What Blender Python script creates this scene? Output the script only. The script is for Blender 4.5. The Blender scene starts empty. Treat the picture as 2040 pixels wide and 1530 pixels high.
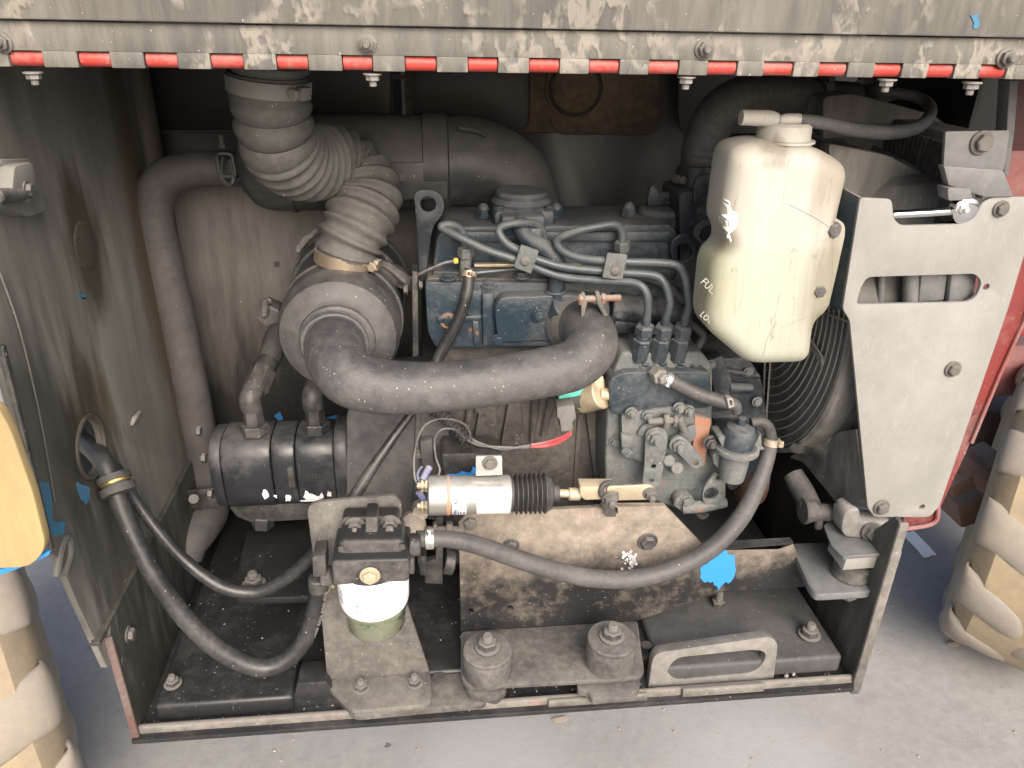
import bpy, bmesh, math, random
from mathutils import Vector, Matrix
random.seed(7)
C = bpy.context.scene.collection
scn = bpy.context.scene

# ---------------------------------------------------------------- camera
FPX = 1530.0
PITCH, YAW, ROLL = math.radians(26), math.radians(6.5), math.radians(1.2)
CAM = Vector((0, 0, 1.55))
_r = Vector((math.cos(YAW), -math.sin(YAW), 0)); _h = Vector((math.sin(YAW), math.cos(YAW), 0)); _z = Vector((0, 0, 1))
FWD = _h*math.cos(PITCH) - _z*math.sin(PITCH); _u = _h*math.sin(PITCH) + _z*math.cos(PITCH)
RGT = _r*math.cos(ROLL) + _u*math.sin(ROLL); UPV = -_r*math.sin(ROLL) + _u*math.cos(ROLL)
cd = bpy.data.cameras.new('camera'); cam = bpy.data.objects.new('camera', cd); C.objects.link(cam)
cd.sensor_width = 36; cd.lens = FPX/2040*36; cd.clip_start = .01; cd.clip_end = 500
m3 = Matrix((RGT, UPV, -FWD)).transposed(); cam.matrix_world = Matrix.Translation(CAM) @ m3.to_4x4()
scn.camera = cam
# ---------------------------------------------------------------- light
SUN_EL, SUN_AZ = math.radians(36), math.radians(170)      # azimuth measured from +Y clockwise: behind and right of the camera
w = bpy.data.worlds.new("World"); scn.world = w; w.use_nodes = True
nt = w.node_tree; sky = nt.nodes.new('ShaderNodeTexSky'); sky.sky_type = 'NISHITA'; sky.sun_disc = False
sky.sun_elevation = SUN_EL; sky.sun_rotation = SUN_AZ; sky.air_density = .75; sky.dust_density = 7.0; sky.ozone_density = .3
bg = nt.nodes['Background']; bg.inputs[1].default_value = .15; nt.links.new(sky.outputs[0], bg.inputs[0])
sd = bpy.data.lights.new('sun', 'SUN'); sd.energy = 1.5; sd.angle = math.radians(52); sd.color = (1, .995, .98)
so = bpy.data.objects.new('sun', sd); C.objects.link(so)
sdir = Vector((math.sin(SUN_AZ)*math.cos(SUN_EL), math.cos(SUN_AZ)*math.cos(SUN_EL), math.sin(SUN_EL)))
so.rotation_euler = sdir.to_track_quat('Z', 'Y').to_euler(); so.location = (3, -3, 5)
scn.view_settings.view_transform = 'Standard'; scn.view_settings.look = 'None'
scn.view_settings.exposure = 0.82; scn.view_settings.gamma = 1

# ---------------------------------------------------------------- helpers
def ray(u, v): return FWD + RGT*((u-1020)/FPX) + UPV*((765-v)/FPX)
def PY(u, v, Y): q = ray(u, v); return CAM + q*(Y/q.y)
def PX(u, v, X): q = ray(u, v); return CAM + q*(X/q.x)
def PZ(u, v, Z): q = ray(u, v); return CAM + q*((Z-CAM.z)/q.z)
def S(u, v, Y): return (PY(u, v, Y)-CAM).dot(FWD)/FPX     # metres per photo pixel at that spot
def SP(p): return (p-CAM).dot(FWD)/FPX
FR, BK, UP, DN, LF, RT = [Vector(t) for t in ((0,-1,0),(0,1,0),(0,0,1),(0,0,-1),(-1,0,0),(1,0,0))]

def rp(pts, r, n=3, only=None):
    """round the corners of a closed polygon (2-D or 3-D points)"""
    out = []; N = len(pts); V = [Vector(p) for p in pts]
    for i in range(N):
        a, b, c = V[i-1], V[i], V[(i+1) % N]
        if only is not None and i not in only: out.append(b); continue
        la, lc = (a-b).length, (c-b).length
        ra, rc = min(r, la*.45), min(r, lc*.45)
        p, q = b+(a-b).normalized()*ra, b+(c-b).normalized()*rc
        for k in range(n+1):
            t = k/n; out.append(p*(1-t)**2 + b*2*t*(1-t) + q*t*t)
    return out
def ring(c, ax, r, n=24, ph=0):
    ax = ax.normalized(); e = ax.orthogonal().normalized() if abs(ax.z) < .9 else Vector((1, 0, 0)); e = (e-ax*e.dot(ax)).normalized(); f = ax.cross(e)
    return [c + (e*math.cos(ph+2*math.pi*k/n) + f*math.sin(ph+2*math.pi*k/n))*r for k in range(n)]

def prism(outer, nv, th, holes=(), bev=0, seg=2):
    bm = bmesh.new(); edges = []; loops = []
    for lp in [outer, *holes]:
        vs = [bm.verts.new(p) for p in lp]; loops.append(vs)
        if holes: edges += [bm.edges.new((vs[i], vs[(i+1) % len(vs)])) for i in range(len(vs))]
    if holes: bmesh.ops.triangle_fill(bm, use_beauty=True, edges=edges, normal=-nv)
    else: bm.faces.new(loops[0])
    r = bmesh.ops.extrude_face_region(bm, geom=bm.faces[:], use_keep_orig=True)
    bmesh.ops.translate(bm, verts=[g for g in r['geom'] if isinstance(g, bmesh.types.BMVert)], vec=nv*th)
    bmesh.ops.recalc_face_normals(bm, faces=bm.faces[:])
    if bev:
        es = [e for e in bm.edges if len(e.link_faces) == 2 and e.calc_face_angle(0) > .5]
        bmesh.ops.bevel(bm, geom=es, offset=bev, segments=seg, profile=.5, affect='EDGES', clamp_overlap=True)
    return bm
def px3(pts, f, k): return [f(p[0], p[1], k) if len(p) == 2 else Vector(p) for p in pts]
def front(pts, Y, th, holes=(), bev=.0015, rnd=0, seg=2, only=None):
    P = rp(pts, rnd, only=only) if rnd else pts
    return prism(px3(P, PY, Y), BK, th, [px3(h, PY, Y) for h in holes], bev, seg)
def flat(pts, Z, th, holes=(), bev=.0015, rnd=0, seg=2):
    P = rp(pts, rnd) if rnd else pts
    return prism(px3(P, PZ, Z), DN, th, [px3(h, PZ, Z) for h in holes], bev, seg)
def side(pts, X, th, holes=(), bev=.0015, rnd=0):
    P = rp(pts, rnd) if rnd else pts
    return prism(px3(P, PX, X), RT if X > 0 else LF, th, [px3(h, PX, X) for h in holes], bev)
def chole(u, v, rpx, Y, n=18): return ring(PY(u, v, Y), FR, rpx*S(u, v, Y), n)
def box(c, size, rot=None, bev=.002, seg=2):
    bm = bmesh.new(); bmesh.ops.create_cube(bm, size=1); M = Matrix.Diagonal((*size, 1))
    bmesh.ops.transform(bm, matrix=M, verts=bm.verts[:])
    if bev: bmesh.ops.bevel(bm, geom=bm.edges[:], offset=bev, segments=seg, profile=.5, affect='EDGES', clamp_overlap=True)
    R = rot.to_4x4() if rot else Matrix()
    bmesh.ops.transform(bm, matrix=Matrix.Translation(c) @ R, verts=bm.verts[:]); return bm
def sample(pts, rad, res):
    n = len(pts); P, R = [], []
    for i in range(n-1):
        p0, p1, p2, p3 = pts[max(i-1, 0)], pts[i], pts[i+1], pts[min(i+2, n-1)]
        for k in range(res):
            t = k/res; t2, t3 = t*t, t*t*t
            P.append(.5*((2*p1)+(p2-p0)*t+(2*p0-5*p1+4*p2-p3)*t2+(3*p1-p0-3*p2+p3)*t3)); R.append(rad[i]*(1-t)+rad[i+1]*t)
    P.append(pts[-1].copy()); R.append(rad[-1]); return P, R
def tube3(pts, rad, seg=16, res=7, mod=None, caps=True, uneven=0):
    if not isinstance(rad, (list, tuple)): rad = [rad]*len(pts)
    P, R = sample(pts, rad, res) if res > 1 else (list(pts), list(rad))
    bm = bmesh.new(); T = [(P[min(i+1, len(P)-1)]-P[max(i-1, 0)]).normalized() for i in range(len(P))]
    e = T[0].orthogonal().normalized(); prev = None; L = 0
    for i in range(len(P)):
        if i: L += (P[i]-P[i-1]).length
        e = (e - T[i]*e.dot(T[i])).normalized(); f = T[i].cross(e)
        rr = R[i]*(mod(L, i/(len(P)-1)) if mod else 1)
        vs = []
        for k in range(seg):
            a = 2*math.pi*k/seg; q = rr*(1+uneven*math.sin(3*a+L*70)*math.sin(L*41+2*a)) if uneven else rr
            vs.append(bm.verts.new(P[i]+(e*math.cos(a)+f*math.sin(a))*q))
        if prev:
            for k in range(seg): bm.faces.new((prev[k], prev[(k+1) % seg], vs[(k+1) % seg], vs[k]))
        elif caps: bm.faces.new(vs[::-1])
        prev = vs
    if caps: bm.faces.new(prev)
    bmesh.ops.recalc_face_normals(bm, faces=bm.faces[:]); return bm
def tube(pts, rpx, **kw):
    P = [PY(*p) for p in pts]
    if not isinstance(rpx, (list, tuple)): rpx = [rpx]*len(pts)
    return tube3(P, [r*SP(p) for r, p in zip(rpx, P)], **kw)
def lathe(o, ax, prof, seg=28, hexa=False):
    ax = ax.normalized(); bm = bmesh.new(); prev = None; n = 6 if hexa else seg
    for h, r in prof:
        vs = [bm.verts.new(p) for p in ring(o+ax*h, ax, max(r, 1e-5), n)]
        if prev:
            for k in range(n): bm.faces.new((prev[k], prev[(k+1) % n], vs[(k+1) % n], vs[k]))
        else: bm.faces.new(vs[::-1])
        prev = vs
    bm.faces.new(prev); bmesh.ops.recalc_face_normals(bm, faces=bm.faces[:]); return bm
def cyl(a, b, r, bev=.0015, seg=24, hexa=False):
    L = (b-a).length; bv = min(bev, r*.3, L*.3)
    return lathe(a, b-a, [(0, r-bv), (bv, r), (L-bv, r), (L, r-bv)], seg, hexa)
def spiral(pts, r_tube, r_wire, turns, seg=6, n=None):
    """coil wound round a path"""
    P, _ = sample(pts, [1]*len(pts), 40); T = [(P[min(i+1, len(P)-1)]-P[max(i-1, 0)]).normalized() for i in range(len(P))]
    e = T[0].orthogonal().normalized(); Q = []
    for i in range(len(P)):
        e = (e - T[i]*e.dot(T[i])).normalized(); f = T[i].cross(e); a = 2*math.pi*turns*i/len(P)
        Q.append(P[i]+(e*math.cos(a)+f*math.sin(a))*r_tube)
    return tube3(Q, r_wire, seg=seg, res=1)

def pillow(pts, Y, depth, r, n=6, rnd=0):
    """blow moulded body: the outline swells from a narrower front and back"""
    P = px3(rp(pts, rnd, 5) if rnd else pts, PY, Y+depth*.5); c = sum(P, Vector())/len(P); w_ = max(p.x for p in P)-min(p.x for p in P); h_ = max(p.z for p in P)-min(p.z for p in P)
    bm = bmesh.new(); prev = None; lay = [(r*(1-math.cos(a)), r*(1-math.sin(a))) for a in [math.pi/2*i/n for i in range(n, -1, -1)]]   # (inset, depth offset)
    lay = [(r*(1-math.sin(a)), r*(1-math.cos(a))) for a in [math.pi/2*i/n for i in range(n+1)]]
    lay = lay + [(i, depth-d) for i, d in lay[::-1]]
    for ins, dy in lay:
        vs = [bm.verts.new(Vector((c.x+(p.x-c.x)*(1-2*ins/w_), Y+dy, c.z+(p.z-c.z)*(1-2*ins/h_)))) for p in P]
        if prev:
            for k in range(len(vs)): bm.faces.new((prev[k], prev[(k+1) % len(vs)], vs[(k+1) % len(vs)], vs[k]))
        else: bm.faces.new(vs)
        prev = vs
    bm.faces.new(prev[::-1]); bmesh.ops.recalc_face_normals(bm, faces=bm.faces[:]); return bm

from mathutils.bvhtree import BVHTree
def drape(bm, tree, off=0.0):
    """lay flat geometry onto a curved body, straight back along +Y"""
    ym = min(v.co.y for v in bm.verts); bmesh.ops.triangulate(bm, faces=bm.faces[:])
    for _ in range(2): bmesh.ops.subdivide_edges(bm, edges=[e for e in bm.edges if e.calc_length() > .002], cuts=1); bmesh.ops.triangulate(bm, faces=bm.faces[:])
    for v in bm.verts:
        h = tree.ray_cast(Vector((v.co.x, ym-.3, v.co.z)), BK)
        if h[0]: v.co.y = h[0].y + (v.co.y-ym) - off
    return bm

def base_of(o):
    p = Vector((0, 0, 0))
    while o: p = p + o.location; o = o.parent
    return p
def part(name, bms, m, parent=None, smooth=True, ang=32):
    if not isinstance(bms, (list, tuple)): bms = [bms]
    me = bpy.data.meshes.new(name); B = bmesh.new()
    for b in bms:
        t = bpy.data.meshes.new('t'); b.to_mesh(t); b.free(); B.from_mesh(t); bpy.data.meshes.remove(t)
    xs = [v.co for v in B.verts]
    lo = Vector([min(c[i] for c in xs) for i in range(3)]); hi = Vector([max(c[i] for c in xs) for i in range(3)])
    o0 = (lo+hi)/2
    if parent is None: o0.z = lo.z
    bmesh.ops.translate(B, verts=B.verts[:], vec=-o0); B.to_mesh(me); B.free()
    if smooth:
        me.shade_smooth(); me.set_sharp_from_angle(angle=math.radians(ang))
    me.materials.append(m); o = bpy.data.objects.new(name, me); C.objects.link(o)
    if parent: o.parent = parent; o.location = o0-base_of(parent)
    else: o.location = o0
    return o
def tag(o, label, cat, group=None):
    o['label'] = label; o['category'] = cat
    if group: o['group'] = group
    return o
def thing(name, label, cat, loc, group=None):
    o = bpy.data.objects.new(name, None); C.objects.link(o); o.location = loc; o.empty_display_size = .03
    return tag(o, label, cat, group)
def struct(o): o['kind'] = 'structure'; return o

# ---------------------------------------------------------------- materials
def rgb(r, g, b):
    f = lambda c: (c/255/12.92) if c <= 10 else ((c/255+.055)/1.055)**2.4
    return (f(r), f(g), f(b))
def mat(name, base, dust=(.25, .22, .18), amt=.4, scale=9, rough=.5, metal=0, up=.35, bump=.25, chip=None, speck=0, streak=0, second=None, drough=.9, soft=.16, coat=0, zg=None, spots=(), ridge=None):
    m = bpy.data.materials.new(name); m.use_nodes = True; t = m.node_tree; N = t.nodes; L = t.links; bs = N['Principled BSDF']
    if not any(k in name for k in ('label', 'white', 'grey_cover', 'bottle', 'concrete', 'tyre', 'hood', 'tank', 'yellow', 'dusty_bracket')):
        l_ = sum(dust)/3; dust = tuple((l_+(c-l_)*.5)*.78 for c in dust)
    def nd(k, **kw):
        n = N.new(k)
        for a, b in kw.items(): setattr(n, a, b)
        return n
    def mth(op, a, b=None, c=None, clamp=False):
        n = nd('ShaderNodeMath', operation=op, use_clamp=clamp)
        for i, x in enumerate((a, b, c)):
            if x is None: continue
            if isinstance(x, (int, float)): n.inputs[i].default_value = x
            else: L.new(x, n.inputs[i])
        return n.outputs[0]
    def mix(f, a, b):
        n = nd('ShaderNodeMix', data_type='RGBA')
        if isinstance(f, (int, float)): n.inputs[0].default_value = f
        else: L.new(f, n.inputs[0])
        for s, x in ((6, a), (7, b)):
            if isinstance(x, tuple): n.inputs[s].default_value = (*x[:3], 1)
            else: L.new(x, n.inputs[s])
        return n.outputs[2]
    g = nd('ShaderNodeNewGeometry'); pos = g.outputs['Position']
    def noise(sc, det=5, rgh=.6, zs=1.0, off=0):
        mp = nd('ShaderNodeMapping'); mp.inputs['Scale'].default_value = (1, 1, zs); mp.inputs['Location'].default_value = (off, off*1.7, off*.6); L.new(pos, mp.inputs[0])
        n = nd('ShaderNodeTexNoise'); n.inputs['Scale'].default_value = sc; n.inputs['Detail'].default_value = det; n.inputs['Roughness'].default_value = rgh
        L.new(mp.outputs[0], n.inputs['Vector']); return n.outputs[0]
    sp = nd('ShaderNodeSeparateXYZ'); L.new(g.outputs['Normal'], sp.inputs[0])
    upz = mth('MAXIMUM', sp.outputs[2], 0)
    nb = noise(scale, 4, .62, .35 if streak else 1); nf = noise(scale*9, 6, .7, .15 if streak else 1, 3)
    vv = mth('ADD', mth('MULTIPLY', nb, .62), mth('MULTIPLY', nf, .38))
    vv = mth('ADD', vv, mth('MULTIPLY', upz, up)); vv = mth('ADD', vv, amt-.5)
    if zg:      # settled dirt that thickens between two heights; on the back panel also painted shade
        sz = nd('ShaderNodeSeparateXYZ'); L.new(pos, sz.inputs[0]); zr_ = nd('ShaderNodeMapRange', clamp=True); L.new(sz.outputs[2], zr_.inputs[0])
        zr_.inputs[1].default_value, zr_.inputs[2].default_value, zr_.inputs[3].default_value, zr_.inputs[4].default_value = zg; vv = mth('ADD', vv, zr_.outputs[0])
    mr = nd('ShaderNodeMapRange', clamp=True); L.new(vv, mr.inputs[0]); mr.inputs[1].default_value = .5-soft; mr.inputs[2].default_value = .5+soft; mask = mr.outputs[0]
    b0 = base
    if second:      # second paint or rust tone in large patches
        s2 = nd('ShaderNodeMapRange', clamp=True); L.new(noise(second[2], 6, .65, 1, 11), s2.inputs[0]); s2.inputs[1].default_value = second[1]; s2.inputs[2].default_value = second[1]+.07
        b0 = mix(s2.outputs[0], base, second[0])
    dvar = mix(nf, tuple(c*.72 for c in dust), tuple(min(1, c*1.22) for c in dust))
    col = mix(mth('MULTIPLY', mask, .93), b0, dvar)
    if chip:
        s3 = nd('ShaderNodeMapRange', clamp=True); L.new(noise(chip[2], 5, .7, 1, 23), s3.inputs[0]); s3.inputs[1].default_value = chip[1]; s3.inputs[2].default_value = chip[1]+.012
        col = mix(s3.outputs[0], col, chip[0])
    if speck:
        s4 = nd('ShaderNodeMapRange', clamp=True); L.new(noise(330, 1, .5, 1, 31), s4.inputs[0]); s4.inputs[1].default_value = .80-speck*.12; s4.inputs[2].default_value = .83-speck*.12
        col = mix(mth('MULTIPLY', s4.outputs[0], .75), col, (.5, .48, .44))
    for (cx_, cy_, cz_, rr_, zf_, cc_, ss_) in spots:      # dirt, oil or smears that sit at one place
        mp = nd('ShaderNodeMapping'); mp.vector_type = 'POINT'; mp.inputs['Location'].default_value = (-cx_, -cy_, -cz_*zf_); mp.inputs['Scale'].default_value = (1, 1, zf_); L.new(pos, mp.inputs[0])
        ln = nd('ShaderNodeVectorMath', operation='LENGTH'); L.new(mp.outputs[0], ln.inputs[0])
        dd = mth('ADD', mth('DIVIDE', ln.outputs['Value'], rr_), mth('MULTIPLY', mth('SUBTRACT', nf, .5), 1.5))
        s5 = nd('ShaderNodeMapRange', clamp=True); L.new(dd, s5.inputs[0]); s5.inputs[1].default_value = 1.15; s5.inputs[2].default_value = .55; s5.inputs[4].default_value = ss_
        col = mix(s5.outputs[0], col, cc_)
    rdg = None
    if ridge:       # thin crusts of dried mud, cracks or scratches
        s6 = nd('ShaderNodeMapRange', clamp=True); L.new(mth('ABSOLUTE', mth('SUBTRACT', noise(ridge[1], 4, .6, ridge[3], 41), .5)), s6.inputs[0]); s6.inputs[1].default_value = ridge[2]; s6.inputs[2].default_value = ridge[2]*.35
        s7 = nd('ShaderNodeMapRange', clamp=True); L.new(noise(ridge[1]*.55, 3, .6, 1, 53), s7.inputs[0]); s7.inputs[1].default_value = .47; s7.inputs[2].default_value = .56
        rdg = mth('MULTIPLY', s6.outputs[0], s7.outputs[0]); col = mix(mth('MULTIPLY', rdg, ridge[4]), col, ridge[0])
    L.new(col, bs.inputs['Base Color'])
    ro = nd('ShaderNodeMapRange'); L.new(mask, ro.inputs[0]); ro.inputs[3].default_value = rough; ro.inputs[4].default_value = drough; L.new(ro.outputs[0], bs.inputs['Roughness'])
    if metal: L.new(mth('MULTIPLY', mth('SUBTRACT', 1, mask), metal), bs.inputs['Metallic'])
    if bump:
        bp = nd('ShaderNodeBump'); bp.inputs['Strength'].default_value = bump; bp.inputs['Distance'].default_value = .003
        hh = mth('ADD', mth('MULTIPLY', nf, .6), mth('MULTIPLY', mask, .5)); hh = mth('ADD', hh, mth('MULTIPLY', rdg, ridge[5])) if ridge else hh; L.new(hh, bp.inputs['Height']); L.new(bp.outputs[0], bs.inputs['Normal'])
    if coat: bs.inputs['Coat Weight'].default_value = coat
    return m
TAUPE = (.30, .262, .215)
M = {}
M['hood'] = mat('dusty_hood_paint', (.055, .057, .057), (.30, .28, .24), .38, 8, .55, bump=.55, speck=.5, up=.05, soft=.3, ridge=((.38, .35, .29), 26, .06, .5, .40, .6), streak=1)
_h = PX(180, 880, -.405); _s = PX(170, 480, -.405); _c = PX(300, 520, -.405)
M['wall'] = mat('oily_side_wall_paint', (.085, .083, .074), (.33, .315, .265), .53, 4, .33, streak=1, bump=.08, soft=.26, speck=.3, second=((.075, .06, .038), .60, 4), 
    spots=[(_h.x, _h.y, _h.z, .085, .8, (.085, .07, .045), .85), (_h.x, _h.y, _h.z-.13, .10, .5, (.028, .027, .023), .7), (_s.x, _s.y, _s.z, .05, .55, (.045, .038, .024), .9), (_c.x, _c.y, _c.z, .055, .14, (.10, .07, .035), .7), (_s.x, _s.y-.2, _s.z-.25, .12, .5, (.03, .03, .026), .6)])
M['back'] = mat('back_wall_paint', (.018, .0177, .018), (.075, .072, .068), .26, 4, .42, streak=1, bump=.1)
M['backdust_shade'] = mat('back_panel_dust_shade', (.03, .028, .027), (.26, .232, .205), .56, 5, .55, streak=1, bump=.12, speck=.15, zg=(.86, 1.16, -.34, .06))  # dust thins downward to paint the shadow on the lower panel
M['tank'] = mat('brown_tank_paint', (.13, .10, .07), (.42, .33, .235), .48, 9, .6, bump=.2)
M['tray'] = mat('black_tray_paint', (.018, .018, .019), (.11, .105, .10), .28, 7, .40, up=.04, speck=.35, bump=.2, soft=.2)
M['trayside'] = mat('tray_side_paint', (.032, .033, .029), (.17, .165, .13), .38, 7, .42, streak=1, speck=.35, up=.05)
M['sill'] = mat('tray_sill_paint', (.05, .05, .047), (.30, .26, .21), .5, 9, .6, second=((.20, .06, .035), .62, 12), speck=.3)
M['steel'] = mat('dusty_black_steel', (.022, .022, .023), (.23, .21, .185), .36, 10, .42, up=.0, bump=.15, speck=.4, soft=.22)
M['bracket'] = mat('dusty_bracket_paint', (.022, .022, .023), (.32, .272, .22), .44, 6, .38, up=.0, speck=.55, bump=.2, zg=(.80, .89, -.12, .14))
M['plate'] = mat('filter_plate_paint', (.05, .049, .046), (.27, .24, .20), .48, 8, .6, up=0, speck=.5)
M['mount'] = mat('mount_rubber', (.034, .033, .032), (.24, .215, .185), .46, 12, .75, up=.08, speck=.2)
M['engine'] = mat('blue_engine_paint', (.015, .029, .042), (.18, .178, .172), .36, 13, .34, up=.2, bump=.35, chip=((.15, .075, .045), .70, 24), speck=.35, soft=.2)
M['enginedark'] = mat('dark_blue_engine_paint', (.012, .017, .024), (.15, .148, .145), .36, 14, .4, up=.2, bump=.3)
M['enginepale'] = mat('weathered_engine_paint', (.06, .078, .085), (.29, .27, .235), .46, 16, .5, up=.1, bump=.45, chip=((.22, .125, .085), .64, 17), speck=.45, soft=.22, second=((.03, .04, .045), .56, 20))
M['line'] = mat('injection_line_steel', (.06, .078, .088), (.22, .205, .185), .36, 18, .34, .2, up=.1, bump=.1, soft=.22)
M['greyfloor'] = mat('dusty_floor_plate', (.035, .036, .038), (.13, .128, .125), .46, 8, .5, up=0, bump=.15, speck=.35, soft=.24)
M['handle'] = mat('worn_shaded_handle_paint', (.07, .07, .068), (.34, .31, .265), .58, 8, .5, up=-.25, bump=.2, speck=.4, soft=.24)  # negative up darkens the top faces, shade put into the colour
M['hosedark'] = mat('oily_hose_rubber', (.020, .020, .021), (.15, .142, .13), .32, 14, .32, up=0, bump=.15, speck=.35, soft=.25)
M['filterhead'] = mat('cast_shaded_filter_head', (.022, .022, .023), (.24, .215, .185), .46, 14, .5, up=-.22, bump=.4, speck=.3, soft=.2)  # upward faces painted darker than the front, as if shaded from above
M['block'] = mat('dusty_engine_block', (.04, .037, .034), (.22, .19, .155), .45, 11, .6, up=.15, bump=.55, speck=.4)
M['housing'] = mat('flywheel_housing_paint', (.045, .046, .05), (.20, .185, .17), .44, 8, .5, up=.1, bump=.22, speck=.35)
M['rubber'] = mat('black_rubber', (.022, .022, .023), (.19, .175, .155), .38, 14, .5, up=.08, bump=.15, speck=.25, soft=.25)
M['hose'] = mat('dusty_hose_rubber', (.034, .034, .036), (.215, .205, .19), .42, 12, .42, up=.0, bump=.25, speck=.35, soft=.3)
M['corr'] = mat('dusty_bellows_rubber', (.040, .039, .037), (.215, .20, .175), .45, 12, .5, up=.05, bump=.15, speck=.35, soft=.28)
M['intake'] = mat('dusty_shaded_intake_rubber', (.036, .037, .041), (.23, .215, .19), .42, 9, .38, up=-.12, bump=.55, speck=.5, soft=.26)  # upper side of the hose coloured darker to imitate shade
M['cleaner'] = mat('air_cleaner_plastic', (.026, .027, .030), (.22, .205, .185), .42, 7, .38, up=0, bump=.3, speck=.45, soft=.24)
M['muffler'] = mat('muffler_paint', (.03, .03, .031), (.14, .128, .115), .40, 8, .42, up=.3, speck=.12, bump=.12)
M['exhaust'] = mat('exhaust_pipe_soot', (.04, .037, .037), (.19, .17, .165), .44, 12, .5, up=.1, bump=.12, speck=.12, soft=.3)
M['pump'] = mat('pump_paint', (.018, .019, .023), (.13, .126, .122), .36, 9, .3, up=.1, bump=.12, speck=.2)
M['bolt'] = mat('bolt_steel', (.14, .135, .125), (.22, .195, .165), .45, 40, .45, .6, up=.2, bump=.2)
M['boltdark'] = mat('black_bolt', (.04, .04, .042), (.22, .2, .175), .42, 40, .5, .2, up=.3)
M['zinc'] = mat('zinc_plate', (.50, .50, .48), (.35, .32, .27), .30, 22, .38, .75, up=.1, bump=.1)
M['dullzinc'] = mat('dull_zinc', (.25, .245, .235), (.30, .275, .23), .5, 26, .5, .5, up=.1, bump=.2)
M['brightzinc'] = mat('bright_zinc', (.62, .62, .6), (.45, .42, .38), .25, 22, .3, .6, up=.1, bump=.08)
M['yzinc'] = mat('yellow_zinc', (.56, .48, .34), (.38, .32, .24), .38, 24, .35, .65, up=.2, bump=.12)
M['brass'] = mat('brass', (.75, .55, .18), (.4, .33, .2), .2, 30, .3, .9)
M['copper'] = mat('old_copper_clamp', (.52, .42, .32), (.36, .30, .23), .3, 24, .3, .8, bump=.1)
M['rust'] = mat('rusty_bolt', (.22, .11, .065), (.36, .3, .23), .4, 40, .8, .2)
M['grey'] = mat('grey_cover_paint', (.205, .208, .20), (.27, .266, .25), .5, 5, .45, up=.1, bump=.12, speck=.3, soft=.3, ridge=((.38, .37, .35), 50, .008, .3, .3, .1))
M['greydark'] = mat('grey_bracket_paint', (.12, .126, .132), (.28, .265, .235), .42, 10, .4, up=.0, bump=.15, speck=.25)
M['flange'] = mat('rusty_blue_flange', (.045, .075, .095), (.36, .29, .22), .42, 14, .5, chip=((.12, .3, .5), .66, 30))
M['shroud'] = mat('shroud_plastic', (.03, .03, .029), (.27, .25, .215), .47, 7, .42, streak=1, up=.0, bump=.1, speck=.2)
M['wire'] = mat('guard_wire', (.22, .215, .20), (.36, .335, .30), .5, 20, .5, .3)
M['core'] = mat('radiator_core', (.03, .03, .03), (.20, .185, .165), .48, 14, .6)
M['label'] = mat('white_label', (.80, .80, .79), (.62, .57, .5), .18, 20, .4, up=0, bump=.03)
M['white'] = mat('white_filter_paint', (.9, .9, .9), (.6, .57, .52), .12, 18, .22, up=0, bump=.02)
M['ink'] = mat('dark_ink', (.09, .08, .16), (.3, .3, .3), .15, 20, .6, bump=0)
M['blueink'] = mat('blue_ink', (.10, .28, .62), (.6, .7, .8), .35, 60, .6, bump=0)
M['blue'] = mat('bare_blue_paint', (.035, .235, .60), (.09, .27, .5), .25, 30, .3, up=0, bump=.1)
M['bluedull'] = mat('dull_blue_paint', (.035, .16, .28), (.10, .16, .19), .4, 40, .45, up=0, bump=.1)
M['flake'] = mat('bare_metal_flake', (.62, .62, .63), (.4, .4, .42), .35, 60, .4, up=0, bump=.3)
M['red'] = mat('red_hinge_paint', (.42, .045, .034), (.42, .28, .23), .36, 22, .5, up=.1, bump=.15, speck=.4)
M['redframe'] = mat('red_frame_paint', (.17, .03, .027), (.36, .22, .19), .34, 10, .45, up=.1, bump=.2, speck=.55, second=((.11, .028, .028), .5, 7))
M['redpale'] = mat('faded_red_paint', (.24, .07, .065), (.33, .24, .22), .42, 10, .5, up=.1, bump=.2)
M['yellow'] = mat('yellow_cover_paint', (.42, .325, .15), (.17, .13, .08), .47, 5, .45, streak=1, up=0, bump=.06, speck=.15)
M['tyre'] = mat('muddy_tyre', (.23, .195, .155), (.37, .295, .165), .46, 4, .9, up=0, bump=.5, speck=.3, soft=.2)
M['lug'] = mat('tyre_lug_rubber', (.225, .212, .197), (.30, .255, .19), .42, 6, .9, up=0, bump=.4, speck=.4, soft=.25)
M['ground'] = mat('worn_concrete', (.205, .203, .197), (.32, .317, .307), .44, 4, .8, up=.1, bump=.6, speck=.8, chip=((.10, .10, .10), .72, 5), soft=.34, second=((.17, .168, .165), .56, 14), spots=[(.35, 1.0, 0, .12, 1, (.10, .10, .10), .55), (.1, 1.15, 0, .2, 1, (.36, .36, .36), .5), (.72, 1.1, 0, .22, 1, (.35, .35, .35), .5)])
M['linepaint'] = mat('white_line_paint', (.9, .9, .88), (.6, .6, .58), .15, 20, .6, up=0)
M['teal'] = mat('teal_plastic', (.10, .48, .40), (.3, .42, .36), .25, 30, .4)
M['conn'] = mat('grey_connector', (.13, .13, .125), (.26, .24, .21), .4, 30, .5)
M['redwire'] = mat('red_wire', (.55, .06, .07), (.4, .3, .28), .25, 30, .45)
M['blackwire'] = mat('black_wire', (.05, .05, .055), (.32, .3, .28), .4, 40, .5)
M['bluewire'] = mat('blue_terminal', (.08, .10, .26), (.3, .3, .42), .4, 60, .4)
M['orange'] = mat('terracotta_ring', (.50, .22, .13), (.5, .36, .27), .4, 30, .5)
M['chrome'] = mat('chrome_rod', (.75, .75, .76), (.5, .46, .4), .12, 20, .12, 1, up=0, bump=.02)
M['leaf'] = mat('dry_leaf', (.42, .27, .14), (.5, .4, .3), .3, 40, .8)
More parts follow.
